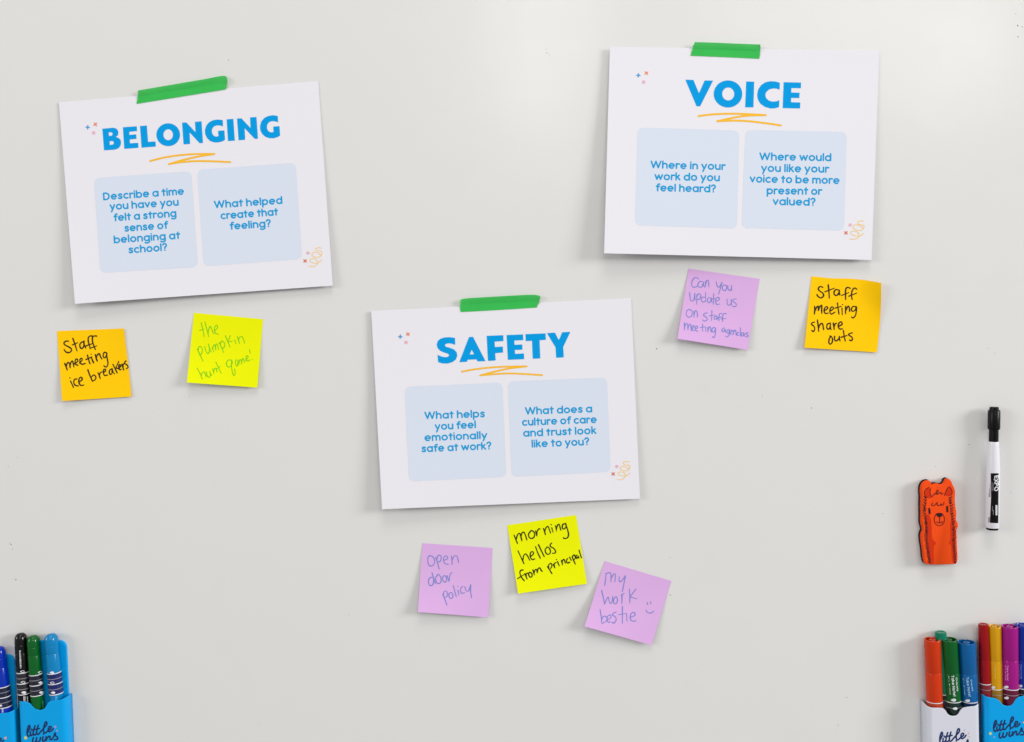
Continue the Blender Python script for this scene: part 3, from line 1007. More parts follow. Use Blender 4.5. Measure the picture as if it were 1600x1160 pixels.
# yellow, below SAFETY
make_note([(792.5, 821), (900, 805), (917, 912.5), (809.5, 928)], 'yellow', INKY, zoom(780, 790, 7.733), [
    [(180, 360), (200, 410), (222, 462)], [(205, 405), (225, 350), (250, 340), (265, 390), (275, 430)],
    [(262, 385), (275, 335), (300, 325), (320, 370), (335, 418)],
    [(375, 320), (355, 345), (362, 385), (395, 400), (425, 375), (425, 330), (395, 305), (370, 318)],
    [(440, 310), (455, 370)], [(455, 355), (460, 310), (480, 285), (495, 285)],
    [(535, 280), (550, 320), (558, 355)], [(550, 320), (565, 270), (590, 255), (605, 290), (622, 335)],
    [(635, 270), (652, 325)], [(628, 232), (630, 234)],
    [(680, 245), (692, 310)], [(690, 290), (705, 240), (725, 230), (735, 265), (745, 300)],
    [(800, 220), (770, 230), (762, 270), (780, 285), (810, 260), (802, 218), (825, 290), (838, 350), (825, 390), (790, 400), (775, 390)],
    [(228, 550), (265, 630), (300, 705)], [(285, 670), (295, 610), (320, 585), (345, 615), (370, 665)],
    [(375, 620), (415, 585), (405, 560), (380, 570), (375, 620), (400, 655), (430, 645)],
    [(440, 500), (465, 570), (498, 640)], [(475, 475), (510, 550), (545, 620)],
    [(575, 510), (555, 535), (568, 580), (600, 590), (620, 560), (605, 515), (575, 500)],
    [(635, 455), (615, 475), (625, 500), (660, 520), (680, 550), (675, 575), (640, 578)],
    [(290, 780), (262, 785), (250, 815), (270, 870), (305, 912)], [(222, 885), (300, 835)],
    [(310, 825), (325, 860), (338, 892)], [(325, 855), (325, 830), (345, 815)],
    [(370, 805), (355, 830), (370, 865), (395, 860), (395, 825), (370, 808)],
    [(408, 780), (425, 840)], [(420, 820), (430, 785), (450, 775), (462, 815)], [(460, 800), (470, 765), (490, 755), (505, 780), (522, 800)],
    [(585, 740), (610, 780), (638, 825)], [(600, 762), (598, 720), (625, 700), (638, 730), (620, 765)],
    [(655, 715), (672, 755)], [(668, 740), (665, 705), (688, 690)],
    [(705, 680), (725, 730)], [(692, 655), (694, 657)],
    [(750, 665), (765, 720)], [(762, 705), (765, 665), (785, 655), (800, 700)],
    [(825, 645), (812, 670), (825, 695), (855, 685)], [(850, 625), (872, 665)],
    [(880, 620), (900, 665), (920, 712)], [(888, 640), (890, 610), (910, 600), (920, 635), (905, 655)],
    [(940, 600), (925, 620), (940, 640), (955, 615), (964, 637)], [(965, 540), (980, 590), (995, 635)]], 2.0,
    'yellow sticky note with black writing about morning hellos from principal', 5.5)

# purple, below SAFETY right
make_note([(945, 877), (1049, 908), (1018, 1008.5), (913.5, 979)], 'purple', INKB, zoom(900, 860, 7.247), [
    [(340, 260), (335, 330), (325, 400)], [(338, 270), (370, 255), (395, 268), (397, 360)], [(398, 320), (420, 280), (445, 270), (440, 360)],
    [(490, 300), (488, 345), (510, 355), (545, 310), (560, 290)], [(560, 290), (545, 370), (525, 470)],
    [(290, 455), (310, 540), (325, 612)], [(325, 612), (345, 560), (365, 532), (385, 600), (410, 585), (415, 520)],
    [(445, 530), (425, 560), (430, 600), (455, 605), (470, 570), (460, 530), (440, 530)],
    [(515, 500), (520, 550), (520, 605)], [(520, 560), (525, 510), (545, 485)],
    [(605, 440), (610, 520), (610, 600)], [(680, 440), (640, 490), (615, 525)], [(615, 530), (690, 550)],
    [(272, 670), (285, 750), (292, 830)], [(288, 800), (310, 750), (345, 755), (345, 800), (295, 830)],
    [(355, 790), (395, 765), (390, 735), (365, 740), (352, 780), (365, 815), (390, 810)],
    [(455, 700), (420, 715), (415, 735), (445, 755), (455, 790), (430, 825), (405, 815)],
    [(525, 635), (525, 730), (525, 830)], [(480, 730), (570, 715)], [(572, 720), (578, 805)],
    [(615, 760), (665, 740), (665, 710), (640, 705), (615, 740), (620, 790), (660, 805), (680, 795)],
    [(808, 595), (811, 615)], [(845, 585), (849, 608)], [(792, 680), (810, 705), (840, 712), (870, 700), (885, 685)]], 1.45,
    'purple sticky note with a smiley and my work bestie written on it', 7.5)


# ================================================================== ROUND THINGS (pens and markers)
class Rod:
    """axis from the photo point top (px,py) towards bot, h mm in front of the board"""

    def __init__(s, top, bot, h, rpx):
        s.A = P(*map(float, top), h / 1000)
        B = P(*map(float, bot), h / 1000)
        s.L = np.linalg.norm(B - s.A)
        s.a = (B - s.A) / s.L
        s.ppm = np.hypot(bot[0] - top[0], bot[1] - top[1]) / s.L      # photo px per metre along the axis
        s.R = rpx / F * ((s.A - CAM) @ AX)
        n = CAM - s.A
        n = n - (n @ s.a) * s.a
        s.n = n / np.linalg.norm(n)
        s.w = np.cross(s.a, s.n)

    def lathe(s, prof, seg=48):
        """prof: (distance along the axis in px from top, radius as a factor of R)"""
        ang = np.arange(seg) * 2 * math.pi / seg
        c, sn = np.cos(ang)[:, None], np.sin(ang)[:, None]
        V = []
        for (t, r) in prof:
            V.append(s.A + s.a * (t / s.ppm) + (c * s.n + sn * s.w) * max(r, 1e-4) * s.R)
        V = np.vstack(V)
        fs = []
        for j in range(len(prof) - 1):
            for i in range(seg):
                k = (i + 1) % seg
                fs.append((j * seg + i, j * seg + k, (j + 1) * seg + k, (j + 1) * seg + i))
        return V, fs

    def part(s, name, prof, mats, parent, bands=None, seg=48):
        V, fs = s.lathe(prof, seg)
        fm = None
        if bands is not None:
            fm = np.repeat(np.asarray(bands), seg)
        o = mk(name, V, fs, mats, parent, fm=fm, smooth=True)
        try:
            o.data.set_sharp_from_angle(angle=math.radians(35))
        except Exception:
            pass
        return o

    def surf(s, k=1.0, off=.12):
        R = s.R * k + off / 1000

        def fn(px, py):
            d = ray(px, py)
            d = d / np.linalg.norm(d, axis=-1, keepdims=True)
            oc = CAM - s.A
            dp = d - (d @ s.a)[:, None] * s.a
            op = oc - (oc @ s.a) * s.a
            A2 = (dp * dp).sum(-1)
            B2 = (dp @ op)
            C2 = op @ op - R * R
            disc = np.maximum(B2 * B2 - A2 * C2, 0)
            t = (-B2 - np.sqrt(disc)) / A2
            return CAM + d * t[:, None]
        return fn


def drop(c, r):
    a = np.arange(20) * 2 * math.pi / 20
    p = [(c[0] + r * math.cos(t) * (1.15 if math.cos(t) > 0 else 1.5), c[1] + r * .75 * math.sin(t) * (1 if math.cos(t) > 0 else 1 + .4 * math.cos(t))) for t in a]
    return np.array(p)


# ---- dry-erase marker stuck to the board
R0 = Rod((1553.4, 636), (1550.2, 828), 8.6, 10.0)
mk0 = empty('dry_erase_marker', R0.A + R0.a * R0.L)
tag(mk0, 'white dry-erase marker with black cap, stuck upright beside the orange eraser', 'marker')
R0.part('cap', [(0, 0), (0, .55), (.7, .66), (4.5, .68), (5.2, .83), (6.2, .89), (34, .87), (35.2, .84), (35.6, .69), (54, .70)], BLACKP, mk0)
for k in range(10):      # grip ribs moulded along the cap
    a = k * 2 * math.pi / 10 + .2
    cc = R0.n * math.cos(a) + R0.w * math.sin(a)
    tt = np.cross(R0.a, cc)
    rr = R0.R * .88
    v = []
    for t in (9, 33):
        b = R0.A + R0.a * (t / R0.ppm)
        v += [b + cc * rr * .97 - tt * .0007, b + cc * rr * 1.035, b + cc * rr * .97 + tt * .0007]
    mk('cap_rib', v, [(0, 1, 4, 3), (1, 2, 5, 4), (0, 2, 1), (3, 4, 5)], BLACKP, mk0)
R0.part('barrel', [(54, .0), (54, .74), (55, .76), (60, .79), (75, .88), (95, .97), (110, 1.0), (187, 1.0), (188.5, .96)], WHITEP, mk0)
R0.part('end_plug', [(188.5, .9), (190.5, .9), (191.8, .84), (192, .0)], BLACKP, mk0)
z = zoom(1525, 725, 10.55)
lab = z([(241, 155), (374, 157), (368, 980), (228, 974), (247, 560)])
lb = print_on('label', mk0, R0.surf(1, .08), BLACKP, lambda fl: fl.shape(lab), bounds([lab]), .4)
ls = text_strokes('ExPO', z([(306, 200)])[0], z([(300, 456)])[0], 4.9, -.22, .16)
print_on('lettering', lb, R0.surf(1, .16), WHITEI, lambda fl: [fl.stroke(s_, 1.35) for s_ in ls], bounds(ls), .3)
fine = []
for (x, ya, yb) in ((262, 300, 450), (282, 320, 440), (285, 760, 835), (270, 700, 780)):
    for yy in np.arange(ya, yb, 14):
        fine.append(z([(x, yy), (x + 2, yy + 8)]))
print_on('fine_print', lb, R0.surf(1, .16), GREYI, lambda fl: [fl.stroke(s_, .7) for s_ in fine], bounds(fine), .25)
blk = []
for yy in np.arange(684, 850, 17):
    blk += [z([(324, yy), (352, yy + 1)]), z([(325, yy + 7), (350, yy + 8)])]
print_on('fine_print', lb, R0.surf(1, .16), WHITEI, lambda fl: [fl.stroke(s_, .62) for s_ in blk], bounds(blk), .25)
gs = []
for x in (212, 222, 232):
    for yy in np.arange(330 + (232 - x) * 8, 545, 13):
        gs.append(z([(x, yy), (x, yy + 8)]))
for yy in np.arange(880, 965, 9):
    gs.append(z([(205, yy), (224, yy)]))
print_on('fine_print', mk0, R0.surf(1, .1), GREYI, lambda fl: [fl.stroke(s_, .75) for s_ in gs], bounds(gs), .25)

# ---- llama eraser
z = zoom(1420, 740, 7.733)
OUT = [(160, 165), (185, 117), (225, 92), (258, 92), (272, 115), (282, 142), (310, 134), (345, 126), (385, 138), (415, 136), (440, 112),
       (455, 78), (485, 68), (515, 90), (538, 140), (560, 185), (566, 240), (562, 320), (570, 400), (580, 480), (577, 560), (592, 588),
       (601, 622), (596, 660), (583, 690), (586, 800), (590, 900), (596, 1000), (590, 1065), (575, 1094), (540, 1101), (400, 1106),
       (240, 1104), (205, 1090), (195, 1060), (185, 1000), (178, 920), (165, 840), (160, 750), (178, 695), (172, 650), (160, 600),
       (160, 500), (158, 400), (160, 300), (155, 220)]
TH = 10.0
ol = smooth(z(OUT), 4, True)
nrm = np.roll(ol, -1, 0) - np.roll(ol, 1, 0)
nrm = np.stack([nrm[:, 1], -nrm[:, 0]], -1) / np.linalg.norm(nrm, axis=1, keepdims=True)
if ((ol - ol.mean(0)) * nrm).sum() < 0:
    nrm = -nrm
base3 = P(ol[:, 0], ol[:, 1], TH / 1000)
cen = base3.mean(0)


def ring_at(inset_px, h):
    q = ol - nrm * inset_px
    p = P(q[:, 0], q[:, 1], TH / 1000)
    p[:, 1] = -h / 1000
    return p


def slab(name, rings, cap_h, material, parent):
    V = [ring_at(i, h) for i, h in rings]
    n = len(ol)
    fs = []
    for j in range(len(V) - 1):
        for i in range(n):
            k = (i + 1) % n
            fs.append((j * n + i, j * n + k, (j + 1) * n + k, (j + 1) * n + i))
    fs.append(list(range(n))[::-1])
    fs.append([(len(V) - 1) * n + i for i in range(n)])
    o = mk(name, np.vstack(V), fs, material, parent, smooth=True)
    try:
        o.data.set_sharp_from_angle(angle=math.radians(50))
    except Exception:
        pass
    return o


er = empty('board_eraser', (cen[0], -.0, cen[2]))
tag(er, 'orange foam eraser shaped like a llama with dark felt back, stuck to the board', 'eraser')
slab('felt_back', [(0, .2), (-.5, .8), (-.5, 3.8), (0, 4.2)], 0, DARKF, er)
slab('foam_body', [(.6, 4.2), (0, 4.6), (0, 8.2), (.4, 9.3), (1.3, TH)], 0, FOAM, er)
esurf = lambda x, y: P(x, y, (TH + .1) / 1000)
esurf2 = lambda x, y: P(x, y, (TH + .2) / 1000)
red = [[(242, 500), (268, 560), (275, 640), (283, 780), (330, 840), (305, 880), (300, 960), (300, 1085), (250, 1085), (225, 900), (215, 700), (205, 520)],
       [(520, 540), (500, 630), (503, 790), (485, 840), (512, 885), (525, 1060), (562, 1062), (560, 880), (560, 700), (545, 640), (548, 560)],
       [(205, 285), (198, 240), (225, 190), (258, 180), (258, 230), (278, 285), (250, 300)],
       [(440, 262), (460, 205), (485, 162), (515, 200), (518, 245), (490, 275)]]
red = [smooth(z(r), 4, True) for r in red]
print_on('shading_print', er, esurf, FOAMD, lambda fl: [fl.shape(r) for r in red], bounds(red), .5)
ls = [[(205, 285), (190, 240), (205, 195), (245, 168)], [(262, 185), (258, 230), (275, 280), (300, 262)],
      [(300, 262), (318, 240), (330, 250), (355, 222), (350, 200), (333, 222), (340, 252), (372, 240)], [(372, 240), (388, 228), (395, 252), (415, 240)],
      [(432, 265), (455, 205), (472, 170)], [(488, 155), (520, 200), (522, 245), (500, 268)],
      [(290, 358), (276, 380), (300, 392), (325, 372), (345, 350), (342, 380), (372, 388), (395, 366), (395, 386), (420, 378), (425, 348)]]
ls = [smooth(z(s_), 5) for s_ in ls]
mz = z(ellipse(370, 556, 62, 76, 40))
ls.append(np.vstack([mz, mz[:1]]))
ls += [smooth(z([(372, 525), (374, 560), (376, 592)])), smooth(z([(340, 584), (360, 600), (376, 590), (392, 600), (408, 580)]))]
rf = random.Random(11)
fur = [[], []]
for k in range(25):
    t = k / 24
    yb = 290 + 780 * t
    xb = np.interp(yb, [290, 430, 640, 800, 1070], [206, 192, 216, 216, 256])
    xr = np.interp(yb, [290, 430, 640, 800, 1070], [496, 514, 540, 540, 560])
    for (xc, m_) in ((xb, 1), (xr, -1)):
        a, b_ = rf.uniform(-8, 8), rf.uniform(.7, 1.2)
        fur[m_ < 0].append(z([(xc - 19 * m_ + a, yb - 12), (xc + a, yb + 10 * b_), (xc + 15 * m_ + a * .4, yb - 6 + a)]))
        fur[m_ < 0].append(z([(xc - 6 * m_ - a, yb + 2), (xc + 6 * m_, yb + 22 * b_)]))
print_on('line_print', er, esurf2, LLINE, lambda fl: [fl.stroke(s_, 1.15) for s_ in ls], bounds(ls), .35)
for fs_ in fur:
    print_on('fur_print', er, esurf2, LBLK, lambda fl: [fl.stroke(s_, [1.3] * (len(s_) - 1) + [.7]) for s_ in fs_], bounds(fs_), .35)
nose = smooth(z([(328, 490), (352, 480), (400, 480), (410, 498), (388, 526), (356, 526)]), 4, True)


def pe(fl):
    fl.shape(nose)
    fl.stroke(z([(248, 428), (253, 482)]), 2.9)
    fl.stroke(z([(463, 402), (467, 460)]), 2.9)


print_on('face_print', er, lambda x, y: P(x, y, (TH + .3) / 1000), LBLK, pe, bounds([nose, z([(248, 420), (470, 490)])]), .35)


# ================================================================== PEN HOLDERS
def make_holder(xl, xr, ytop, lean, T, top, plate, material, label, corner=5.0, ybot=1345):
    """front panel from xl to xr (px at ytop), lean px per px downwards, T mm deep;
    top = traced upper edge of the front (px), plate = (x0, x1, ytop) of the back plate"""
    h = T / 1000
    FL, FR = P(xl, ytop, h), P(xr, ytop, h)
    wv = np.array([1.0, 0, 0])
    D = P(xl + lean * 300, ytop + 300, h) - FL
    D = D / np.linalg.norm(D)
    wv = FR - FL
    wv = wv - (wv @ D) * D
    Wd = np.linalg.norm(wv)
    wv = wv / Wd
    nv = np.array([0, -1.0, 0])
    B0 = FL - nv * h * 1.0            # back-left-top on the board
    B0[1] = 0
    Lb = np.linalg.norm(P(xl, ybot, h) - FL)
    ed = np.array([[(p - FL) @ wv, (p - FL) @ D] for p in P(*np.array(top, float).T, h)])
    o = empty('pen_holder', B0 + wv * Wd / 2 + D * Lb)
    tag(o, label, 'pen holder', None)
    r = corner / 1000
    sec = [(0, .0), (0, (h - r) * .5), (0, h - r)]
    for t in np.linspace(0, math.pi / 2, 9)[1:]:
        sec.append((r - r * math.cos(t), h - r + r * math.sin(t)))
    for a in np.linspace(r, Wd - r, 72)[1:]:
        sec.append((a, h))
    for t in np.linspace(0, math.pi / 2, 9)[1:]:
        sec.append((Wd - r + r * math.sin(t), h - r + r * math.cos(t)))
    sec += [(Wd, (h - r) * .5), (Wd, .0)]
    sec = np.array(sec)
    bt = np.interp(sec[:, 0], ed[:, 0], ed[:, 1])
    rows = [0, .004, .05, 1.0]
    V = []
    for q in rows:
        b = bt + (Lb - bt) * q if q in (0, 1.0) else bt + q * np.minimum(1, (Lb - bt))
        if q == .05:
            b = np.maximum(b, .03)
        V.append(B0 + sec[:, :1] * wv + sec[:, 1:] * nv + b[:, None] * D)
    n = len(sec)
    fs = [(j * n + i, (j + 1) * n + i, (j + 1) * n + i + 1, j * n + i + 1) for j in range(len(rows) - 1) for i in range(n - 1)]
    fs.append([(len(rows) - 1) * n + i for i in range(n)])
    pk = mk('pocket', np.vstack(V), fs, material, o, smooth=True)
    so = pk.modifiers.new('wall', 'SOLIDIFY')
    so.thickness = .0013
    so.offset = -1
    # which side is inside is decided by the face winding: push the wall inwards
    try:
        pk.data.set_sharp_from_angle(angle=math.radians(45))
    except Exception:
        pass
    px0, px1, py = plate
    q = [(px0, py), (px1, py), (px1 + lean * (ybot - py), ybot), (px0 + lean * (ybot - py), ybot)]
    out = rounded(q, 11, 8)
    fr = P(out[:, 0], out[:, 1], .0022)
    bk = fr.copy(); bk[:, 1] = -.0002
    m = len(out)
    edge = P(out[:, 0], out[:, 1], .0022)
    cen_ = fr.mean(0)
    inn = cen_ + (fr - cen_) * .985
    inn[:, 1] = -.0026
    fs = [list(range(m))[::-1]] + [list(range(2 * m, 3 * m))]
    for i in range(m):
        k = (i + 1) % m
        fs.append((i, k, m + k, m + i))
        fs.append((m + i, m + k, 2 * m + k, 2 * m + i))
    mk('back_plate', np.vstack([bk, edge, inn]), fs, material, o)
    return o, h


LOGO = [[(1160, 545), (1185, 495), (1196, 450), (1180, 436), (1160, 490), (1154, 555), (1172, 596), (1205, 572)],
        [(1205, 525), (1200, 562), (1215, 586), (1242, 555)], [(1216, 488), (1217, 490)],
        [(1270, 440), (1248, 520), (1246, 568), (1265, 578), (1292, 548)], [(1228, 505), (1275, 492), (1335, 480)],
        [(1318, 432), (1297, 510), (1299, 560), (1320, 566), (1346, 535)],
        [(1346, 535), (1395, 480), (1440, 425), (1440, 385), (1418, 395), (1398, 470), (1398, 530), (1420, 546), (1458, 515)],
        [(1458, 512), (1500, 482), (1505, 455), (1480, 452), (1464, 495), (1480, 528), (1518, 508), (1540, 478)],
        [(1246, 615), (1234, 665), (1255, 692), (1285, 660), (1296, 615)], [(1294, 620), (1290, 665), (1312, 682), (1345, 645), (1350, 612)],
        [(1388, 600), (1380, 650), (1400, 668), (1428, 632)], [(1395, 562), (1396, 564)],
        [(1432, 600), (1436, 655)], [(1436, 640), (1470, 596), (1490, 600), (1490, 640), (1512, 642), (1545, 600)],
        [(1545, 600), (1565, 545), (1575, 590), (1602, 612), (1596, 640), (1550, 645)]]


def logo(o, h, dx, dy, dots, clip=None):
    zz = zoom(1430 + dx, 1080 + dy, 9.41)
    S = [smooth(zz(s_), 5) for s_ in LOGO]
    sf = lambda x, y: P(x, y, h + .00012)
    print_on('logo_script', o, sf, NAVY, lambda fl: [fl.stroke(s_, 2.4) for s_ in S], bounds(S), .35)
    for (x, y, d, m) in dots:
        print_on('logo_dot', o, sf, m, lambda fl: fl.stroke([(x, y)], d), (x - 4, y - 4, x + 4, y + 4), .3)


DOTY = mat('dot_gold', (196, 205, 130), .5, .2)
DOTP = mat('dot_rose', (150, 150, 205), .5, .2)
DOTO = mat('dot_coral', (222, 160, 150), .5, .2)


# ------------------------------------------------------------------ left holders
tL = [(27, 1096.5), (40, 1097), (46, 1099.5), (50, 1104), (55, 1108.5), (62, 1110.5), (68.5, 1108.5), (72, 1104), (75, 1098.5), (80, 1095.8), (92, 1094.5), (101, 1092)]
hl, hh = make_holder(27, 101.5, 1095, .045, 15.5, tL, (25, 103, 1001), HBLUE,
                     'blue pen holder with back plate, holding black, green and light blue markers, at lower left')
logo(hl, hh, -1510.3, 7.6, [(40, 1153.2, 5, DOTY), (86, 1136, 4, DOTP), (89, 1142, 3, DOTP)])
tL2 = [(x - 80, y + 19.5) for x, y in tL]
hl2, hh2 = make_holder(-53, 20.5, 1114.5, .045, 15.5, tL2, (-56, 22, 1023), HBLUE,
                       'blue pen holder cut by the left edge, holding one dark blue marker')
logo(hl2, hh2, -1510.3 - 78, 7.6 + 18.5, [(8.5, 1153.5, 4, DOTO)])


def dome_marker(top, bot, h, rpx, pm, band, band_m, nlines, label, txt=None, drops=()):
    R = Rod(top, bot, h, rpx)
    o = empty('felt_pen', R.A + R.a * (195 / R.ppm))
    tag(o, label, 'marker', 'dome-capped markers in the left holders')
    R.part('cap', [(0, .0), (0, .34), (.5, .52), (2.2, .74), (5, .9), (9, .98), (14, 1.0), (16.5, 1.0), (16.9, .965), (17.6, .965), (18, 1.0),
                   (band[0] - 30, 1.0), (band[0] - 29.6, .985), (band[0] - 29.2, 1.0), (band[0], 1.0)], pm, o)
    R.part('barrel', [(band[0], 1.0), (195, 1.0), (195, 0)], pm, o)
    b0, b1 = band
    prof, bands = [], []
    step = (b1 - b0) / (nlines - 1)
    t = b0
    for k in range(nlines):
        th = 1.25 if k % 2 == 0 else .85
        tc_ = b0 + k * step
        prof += [(tc_ - th / 2, 1.02), (tc_ + th / 2, 1.02)]
        bands += [1 + (k % 2), 0]
    R.part('label_band', prof, [band_m, WHITEI, GREYI], o, bands[:-1])
    if drops:
        for (x, y, rr, hollow) in drops:
            def pd(fl):
                fl.shape(drop((x, y), rr))
                if hollow:
                    fl.shape(drop((x + .3, y), rr * .62), True)
            print_on('drop_mark', o, R.surf(1.02, .12), WHITEI, pd, (x - 6, y - 6, x + 6, y + 6), .3)
    if txt:
        for (x, y0, y1, w, m) in txt:
            seg = []
            rr = random.Random(int(x * 10))
            yy = y0
            while yy < y1:
                l = rr.uniform(.8, 1.9)
                seg.append([(x - w * .5 + (yy - y0) * .05, yy), (x + w * .5 + (yy - y0) * .05, yy + rr.uniform(-.3, .3))])
                seg.append([(x - w * .3 + (yy - y0) * .05, yy), (x - w * .3 + (yy - y0) * .05, yy + l * .6)])
                yy += l
            print_on('fine_print', o, R.surf(1.0, .12), m, lambda fl: [fl.stroke(s_, .5) for s_ in seg], bounds(seg), .22)
    return R, o


z = zoom(0, 975, 8.586)
zz = lambda x, y: tuple(z([(x, y)])[0])
dome_marker((32, 989.5), (38.6, 1095), 7.8, 9.3, pen_mat('black', (16, 15, 17)), (60, 93.5), mat('band_charcoal', (34, 35, 44), .3, .5), 5,
            'black dome-capped marker beside the green one in the left blue holder',
            [(31.2, 1017, 1044, 2.2, WHITEI), (38.2, 1089, 1100, 3.2, WHITEI), (43, 1089, 1100, 1.4, WHITEI)],
            [(*zz(303, 642), 2.6, True), (*zz(312, 785), 2.6, True), (*zz(322, 922), 2.9, False)])
dome_marker((51.6, 993), (59.6, 1106.5), 8.4, 9.6, pen_mat('green', (0, 104, 36)), (60, 92), BANDD, 5,
            'dark green dome-capped marker between black and light blue ones',
            [(67, 1096, 1108, 1.8, mat('print_mint', (90, 190, 120), .5, .3))],
            [(*zz(542, 652), 2.6, True), (*zz(550, 790), 2.7, False), (*zz(562, 922), 3.0, False)])
z1 = zoom(0, 970, 6.108)
z1_ = lambda x, y: tuple(z1([(x, y)])[0])
dome_marker((79.2, 990.5), (88.6, 1092), 7.8, 10.2, pen_mat('sky', (0, 140, 205)), (60, 92.5), BANDN, 5,
            'light blue dome-capped marker at the right in the left blue holder',
            [(88, 1088, 1097, 3, mat('print_pale', (110, 190, 235), .5, .3))],
            [(*z1_(498, 497), 2.6, False), (*z1_(500, 594), 2.6, True), (*z1_(508, 688), 2.7, False)])
dome_marker((-2.4, 1010.5), (9.6, 1114), 7.8, 9.6, pen_mat('royal', (0, 50, 190)), (62, 93.5), mat('band_ink', (20, 28, 58), .3, .5), 5,
            'royal blue dome-capped marker cut by the left edge of the photo',
            [(4, 1108, 1118, 2.4, WHITEI)], [(*z1_(4, 812), 2.4, False)])

# ------------------------------------------------------------------ right holders
zr = zoom(1430, 1080, 9.41)
tW = zr([(140, 236), (250, 250), (360, 252), (410, 256), (445, 285), (475, 335), (510, 363), (560, 373), (610, 363), (640, 335), (668, 285),
         (705, 250), (770, 238), (870, 225), (940, 212)])
hw, hhw = make_holder(1449, 1531.5, 1104, .02, 20.5, tW, (1452, 1529, 1062), HWHITE,
                      'white pen holder with scooped front, holding orange, green and blue markers')
logo(hw, hhw, -84.2, 18.3, [(1513.5, 1146, 2.4, DOTO), (1514.5, 1151.5, 2.0, DOTO), (1507, 1141, 1.8, DOTP)])
tBl = zr([(960, 86), (1080, 95), (1170, 108), (1220, 128), (1255, 165), (1285, 200), (1320, 218), (1370, 226), (1415, 216), (1445, 185),
          (1480, 125), (1520, 92), (1600, 75), (1720, 68), (1790, 66)])
hb, hhb = make_holder(1539, 1622, 1089, .01, 19, tBl, (1540, 1622, 1050), HBLUE,
                      'blue pen holder cut by the right edge, holding red, yellow and magenta markers')
logo(hb, hhb, 0, 0, [(1547.6, 1146.5, 4.6, DOTY), (1553.5, 1152, 2.6, DOTP), (1599.5, 1129, 3, DOTO)])


def flat_marker(top, bot, h, rpx, pm, seam, line, pm2, label, ring_cap=True, texts=(), tm=None, taper=0, drops=(), narrow=None):
    R = Rod(top, bot, h, rpx)
    o = empty('chisel_marker', R.A + R.a * (230 / R.ppm))
    tag(o, label, 'marker', 'flat-capped markers in the right holders')
    k0 = 1.0
    if ring_cap:
        prof = [(2.6, 0), (2.6, .13), (.6, .15), (.5, .36), (.9, .40), (9.0, .42), (9.0, .80), (.6, .83), (0, .87), (0, .95), (.5, .99), (1.2, 1.0)]
    else:
        prof = [(.8, 0), (.8, .62), (0, .68), (0, .86), (.5, .93), (1.6, .96)]
    prof += [(seam - .5, 1.0 + taper), (seam, .985 + taper)]
    R.part('cap', prof, pm, o)
    k = 1.0 + taper
    kb = narrow or 1.0
    R.part('barrel', [(seam, .985 + taper), (seam + .5, k), (line, k * kb), (168, k * kb), (168, 0)], [pm, pm2], o, [0, 0, 1, 1])
    R.part('label_band', [(line - .6, k * kb * 1.015), (line + .6, k * kb * 1.015), (line + 8.2, k * kb * 1.015), (line + 9.0, k * kb * 1.015)],
           [WHITEI, pm2, GREYI], o, [0, 1, 2])
    for (x, y, rr) in drops:
        print_on('drop_mark', o, R.surf(k * 1.015, .12), WHITEI, lambda fl: fl.shape(drop((x, y), rr)), (x - 6, y - 6, x + 6, y + 6), .3)
    if texts:
        S, ws = [], []
        for (t, p0, p1, xh, w) in texts:
            for s_ in text_strokes(t, p0, p1, xh):
                S.append(s_)
                ws.append(w)
        print_on('lettering', o, R.surf(k, .12), tm or WHITEI, lambda fl: [fl.stroke(a, b) for a, b in zip(S, ws)], bounds(S), .25)
    return R, o


z5 = zoom(1430, 970, 8.29)
z6 = zoom(1515, 960, 7.73)
q5 = lambda x, y: tuple(z5([(x, y)])[0])
q6 = lambda x, y: tuple(z6([(x, y)])[0])
flat_marker(q5(330, 145), q5(372, 1000), 6.0, 8.6, pen_mat('teal', (0, 134, 102)), 55, 95, BANDD,
            'teal marker half hidden behind the orange and green ones', ring_cap=False, taper=.25)
flat_marker(q5(221, 240), q5(251, 1100), 9.8, 12.2, pen_mat('orange', (226, 58, 2)), 51, 96, mat('ink_window_orange', (176, 60, 30), .2, .5),
            'orange flat-capped marker at the left in the white holder')
flat_marker(q5(436, 240), q5(490, 1090), 10.2, 12.3, pen_mat('forest', (0, 102, 34)), 52, 95, mat('ink_window_green', (12, 42, 38), .2, .5),
            'dark green flat-capped marker in the middle of the white holder',
            texts=[('Take Note!', q5(466, 712), q5(492, 982), 3.3, .78), ('Crayola', q5(524, 740), q5(540, 915), 1.9, .55),
                   ('dry erase', q5(430, 715), q5(450, 960), 1.0, .3)],
            drops=[(*q5(500, 1030), 3.2), (*q5(520, 1140), 3.0)])
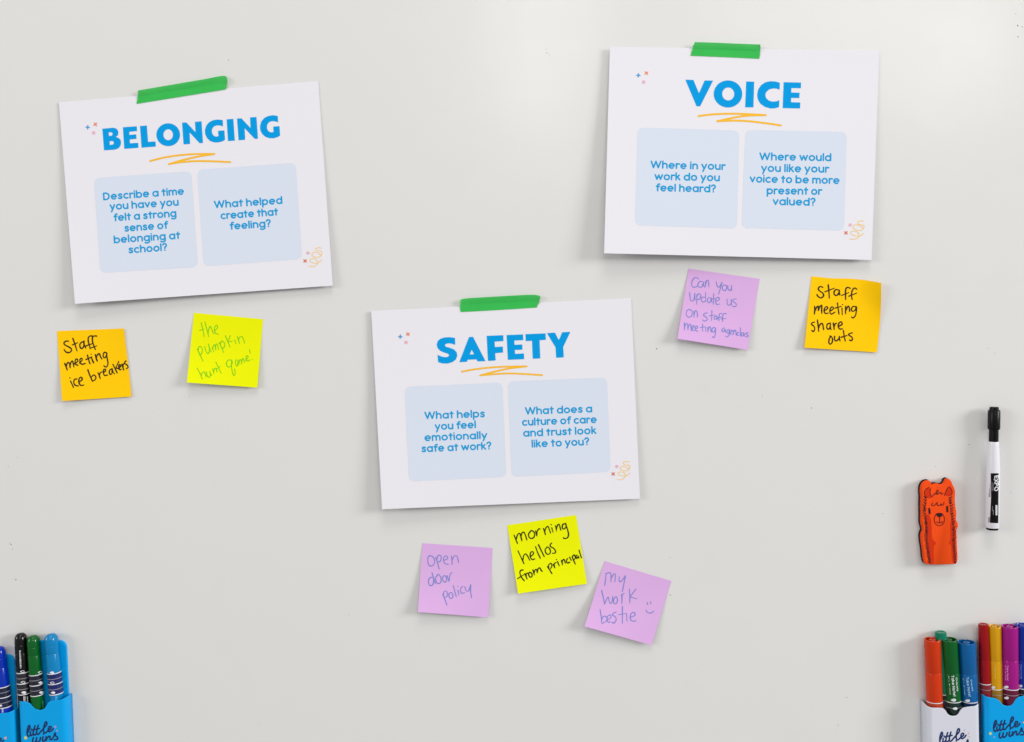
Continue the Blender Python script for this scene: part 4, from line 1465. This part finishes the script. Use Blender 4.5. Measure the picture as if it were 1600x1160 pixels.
flat_marker(q5(664, 275), q5(700, 1090), 9.6, 13.4, pen_mat('azure', (0, 104, 176)), 48, 91, mat('ink_window_navy', (8, 44, 88), .2, .5),
            'mid blue flat-capped marker at the right in the white holder', narrow=.94,
            texts=[('Take Note!', q5(656, 735), q5(690, 985), 3.2, .72), ('Crayola', q5(714, 765), q5(735, 915), 1.9, .5),
                   ('dry erase', q5(618, 745), q5(640, 965), 1.0, .3)], tm=mat('print_ice', (165, 208, 240), .5, .3),
            drops=[(*q5(682, 1038), 3.0)])
flat_marker(q6(166, 118), q6(192, 1000), 8.0, 7.9, pen_mat('crimson', (168, 2, 16)), 55, 92, mat('ink_window_red', (128, 30, 36), .2, .5),
            'slim red marker at the left in the right blue holder', ring_cap=False, taper=.1)
flat_marker(q6(300, 142), q6(318, 950), 8.2, 9.9, pen_mat('yellow', (236, 172, 0)), 53, 96.5, mat('ink_window_amber', (150, 112, 24), .2, .5),
            'yellow flat-capped marker between the red and magenta ones',
            texts=[('Take Note', q6(300, 620), q6(305, 780), 1.5, .35)], tm=mat('print_cream', (246, 205, 90), .5, .3), drops=[(*q6(285, 885), 2.8)])
flat_marker(q6(484, 142), q6(492, 950), 10.4, 12.2, pen_mat('magenta', (176, 14, 142)), 52, 96, mat('ink_window_wine', (96, 8, 46), .2, .5),
            'magenta flat-capped marker in the middle of the right blue holder',
            texts=[('Take Note!', q6(448, 622), q6(450, 800), 2.0, .5), ('dry erase', q6(430, 615), q6(432, 800), .9, .3)],
            tm=mat('print_rose', (226, 150, 212), .5, .3), drops=[(*q6(445, 880), 2.9), (*q6(448, 1012), 2.9)])
flat_marker(q6(640, 126), q6(648, 950), 8.6, 11.6, pen_mat('ultramarine', (0, 46, 168)), 54, 97, BANDD,
            'ultramarine marker cut by the right edge of the photo',
            texts=[('Take Note!', q6(612, 605), q6(614, 780), 1.9, .45), ('dry erase', q6(598, 605), q6(600, 790), .9, .3)],
            tm=mat('print_sky', (120, 150, 225), .5, .3), drops=[(*q6(612, 868), 2.9)])

for o in bpy.data.objects:
    if '_o' in o.keys():
        del o['_o']
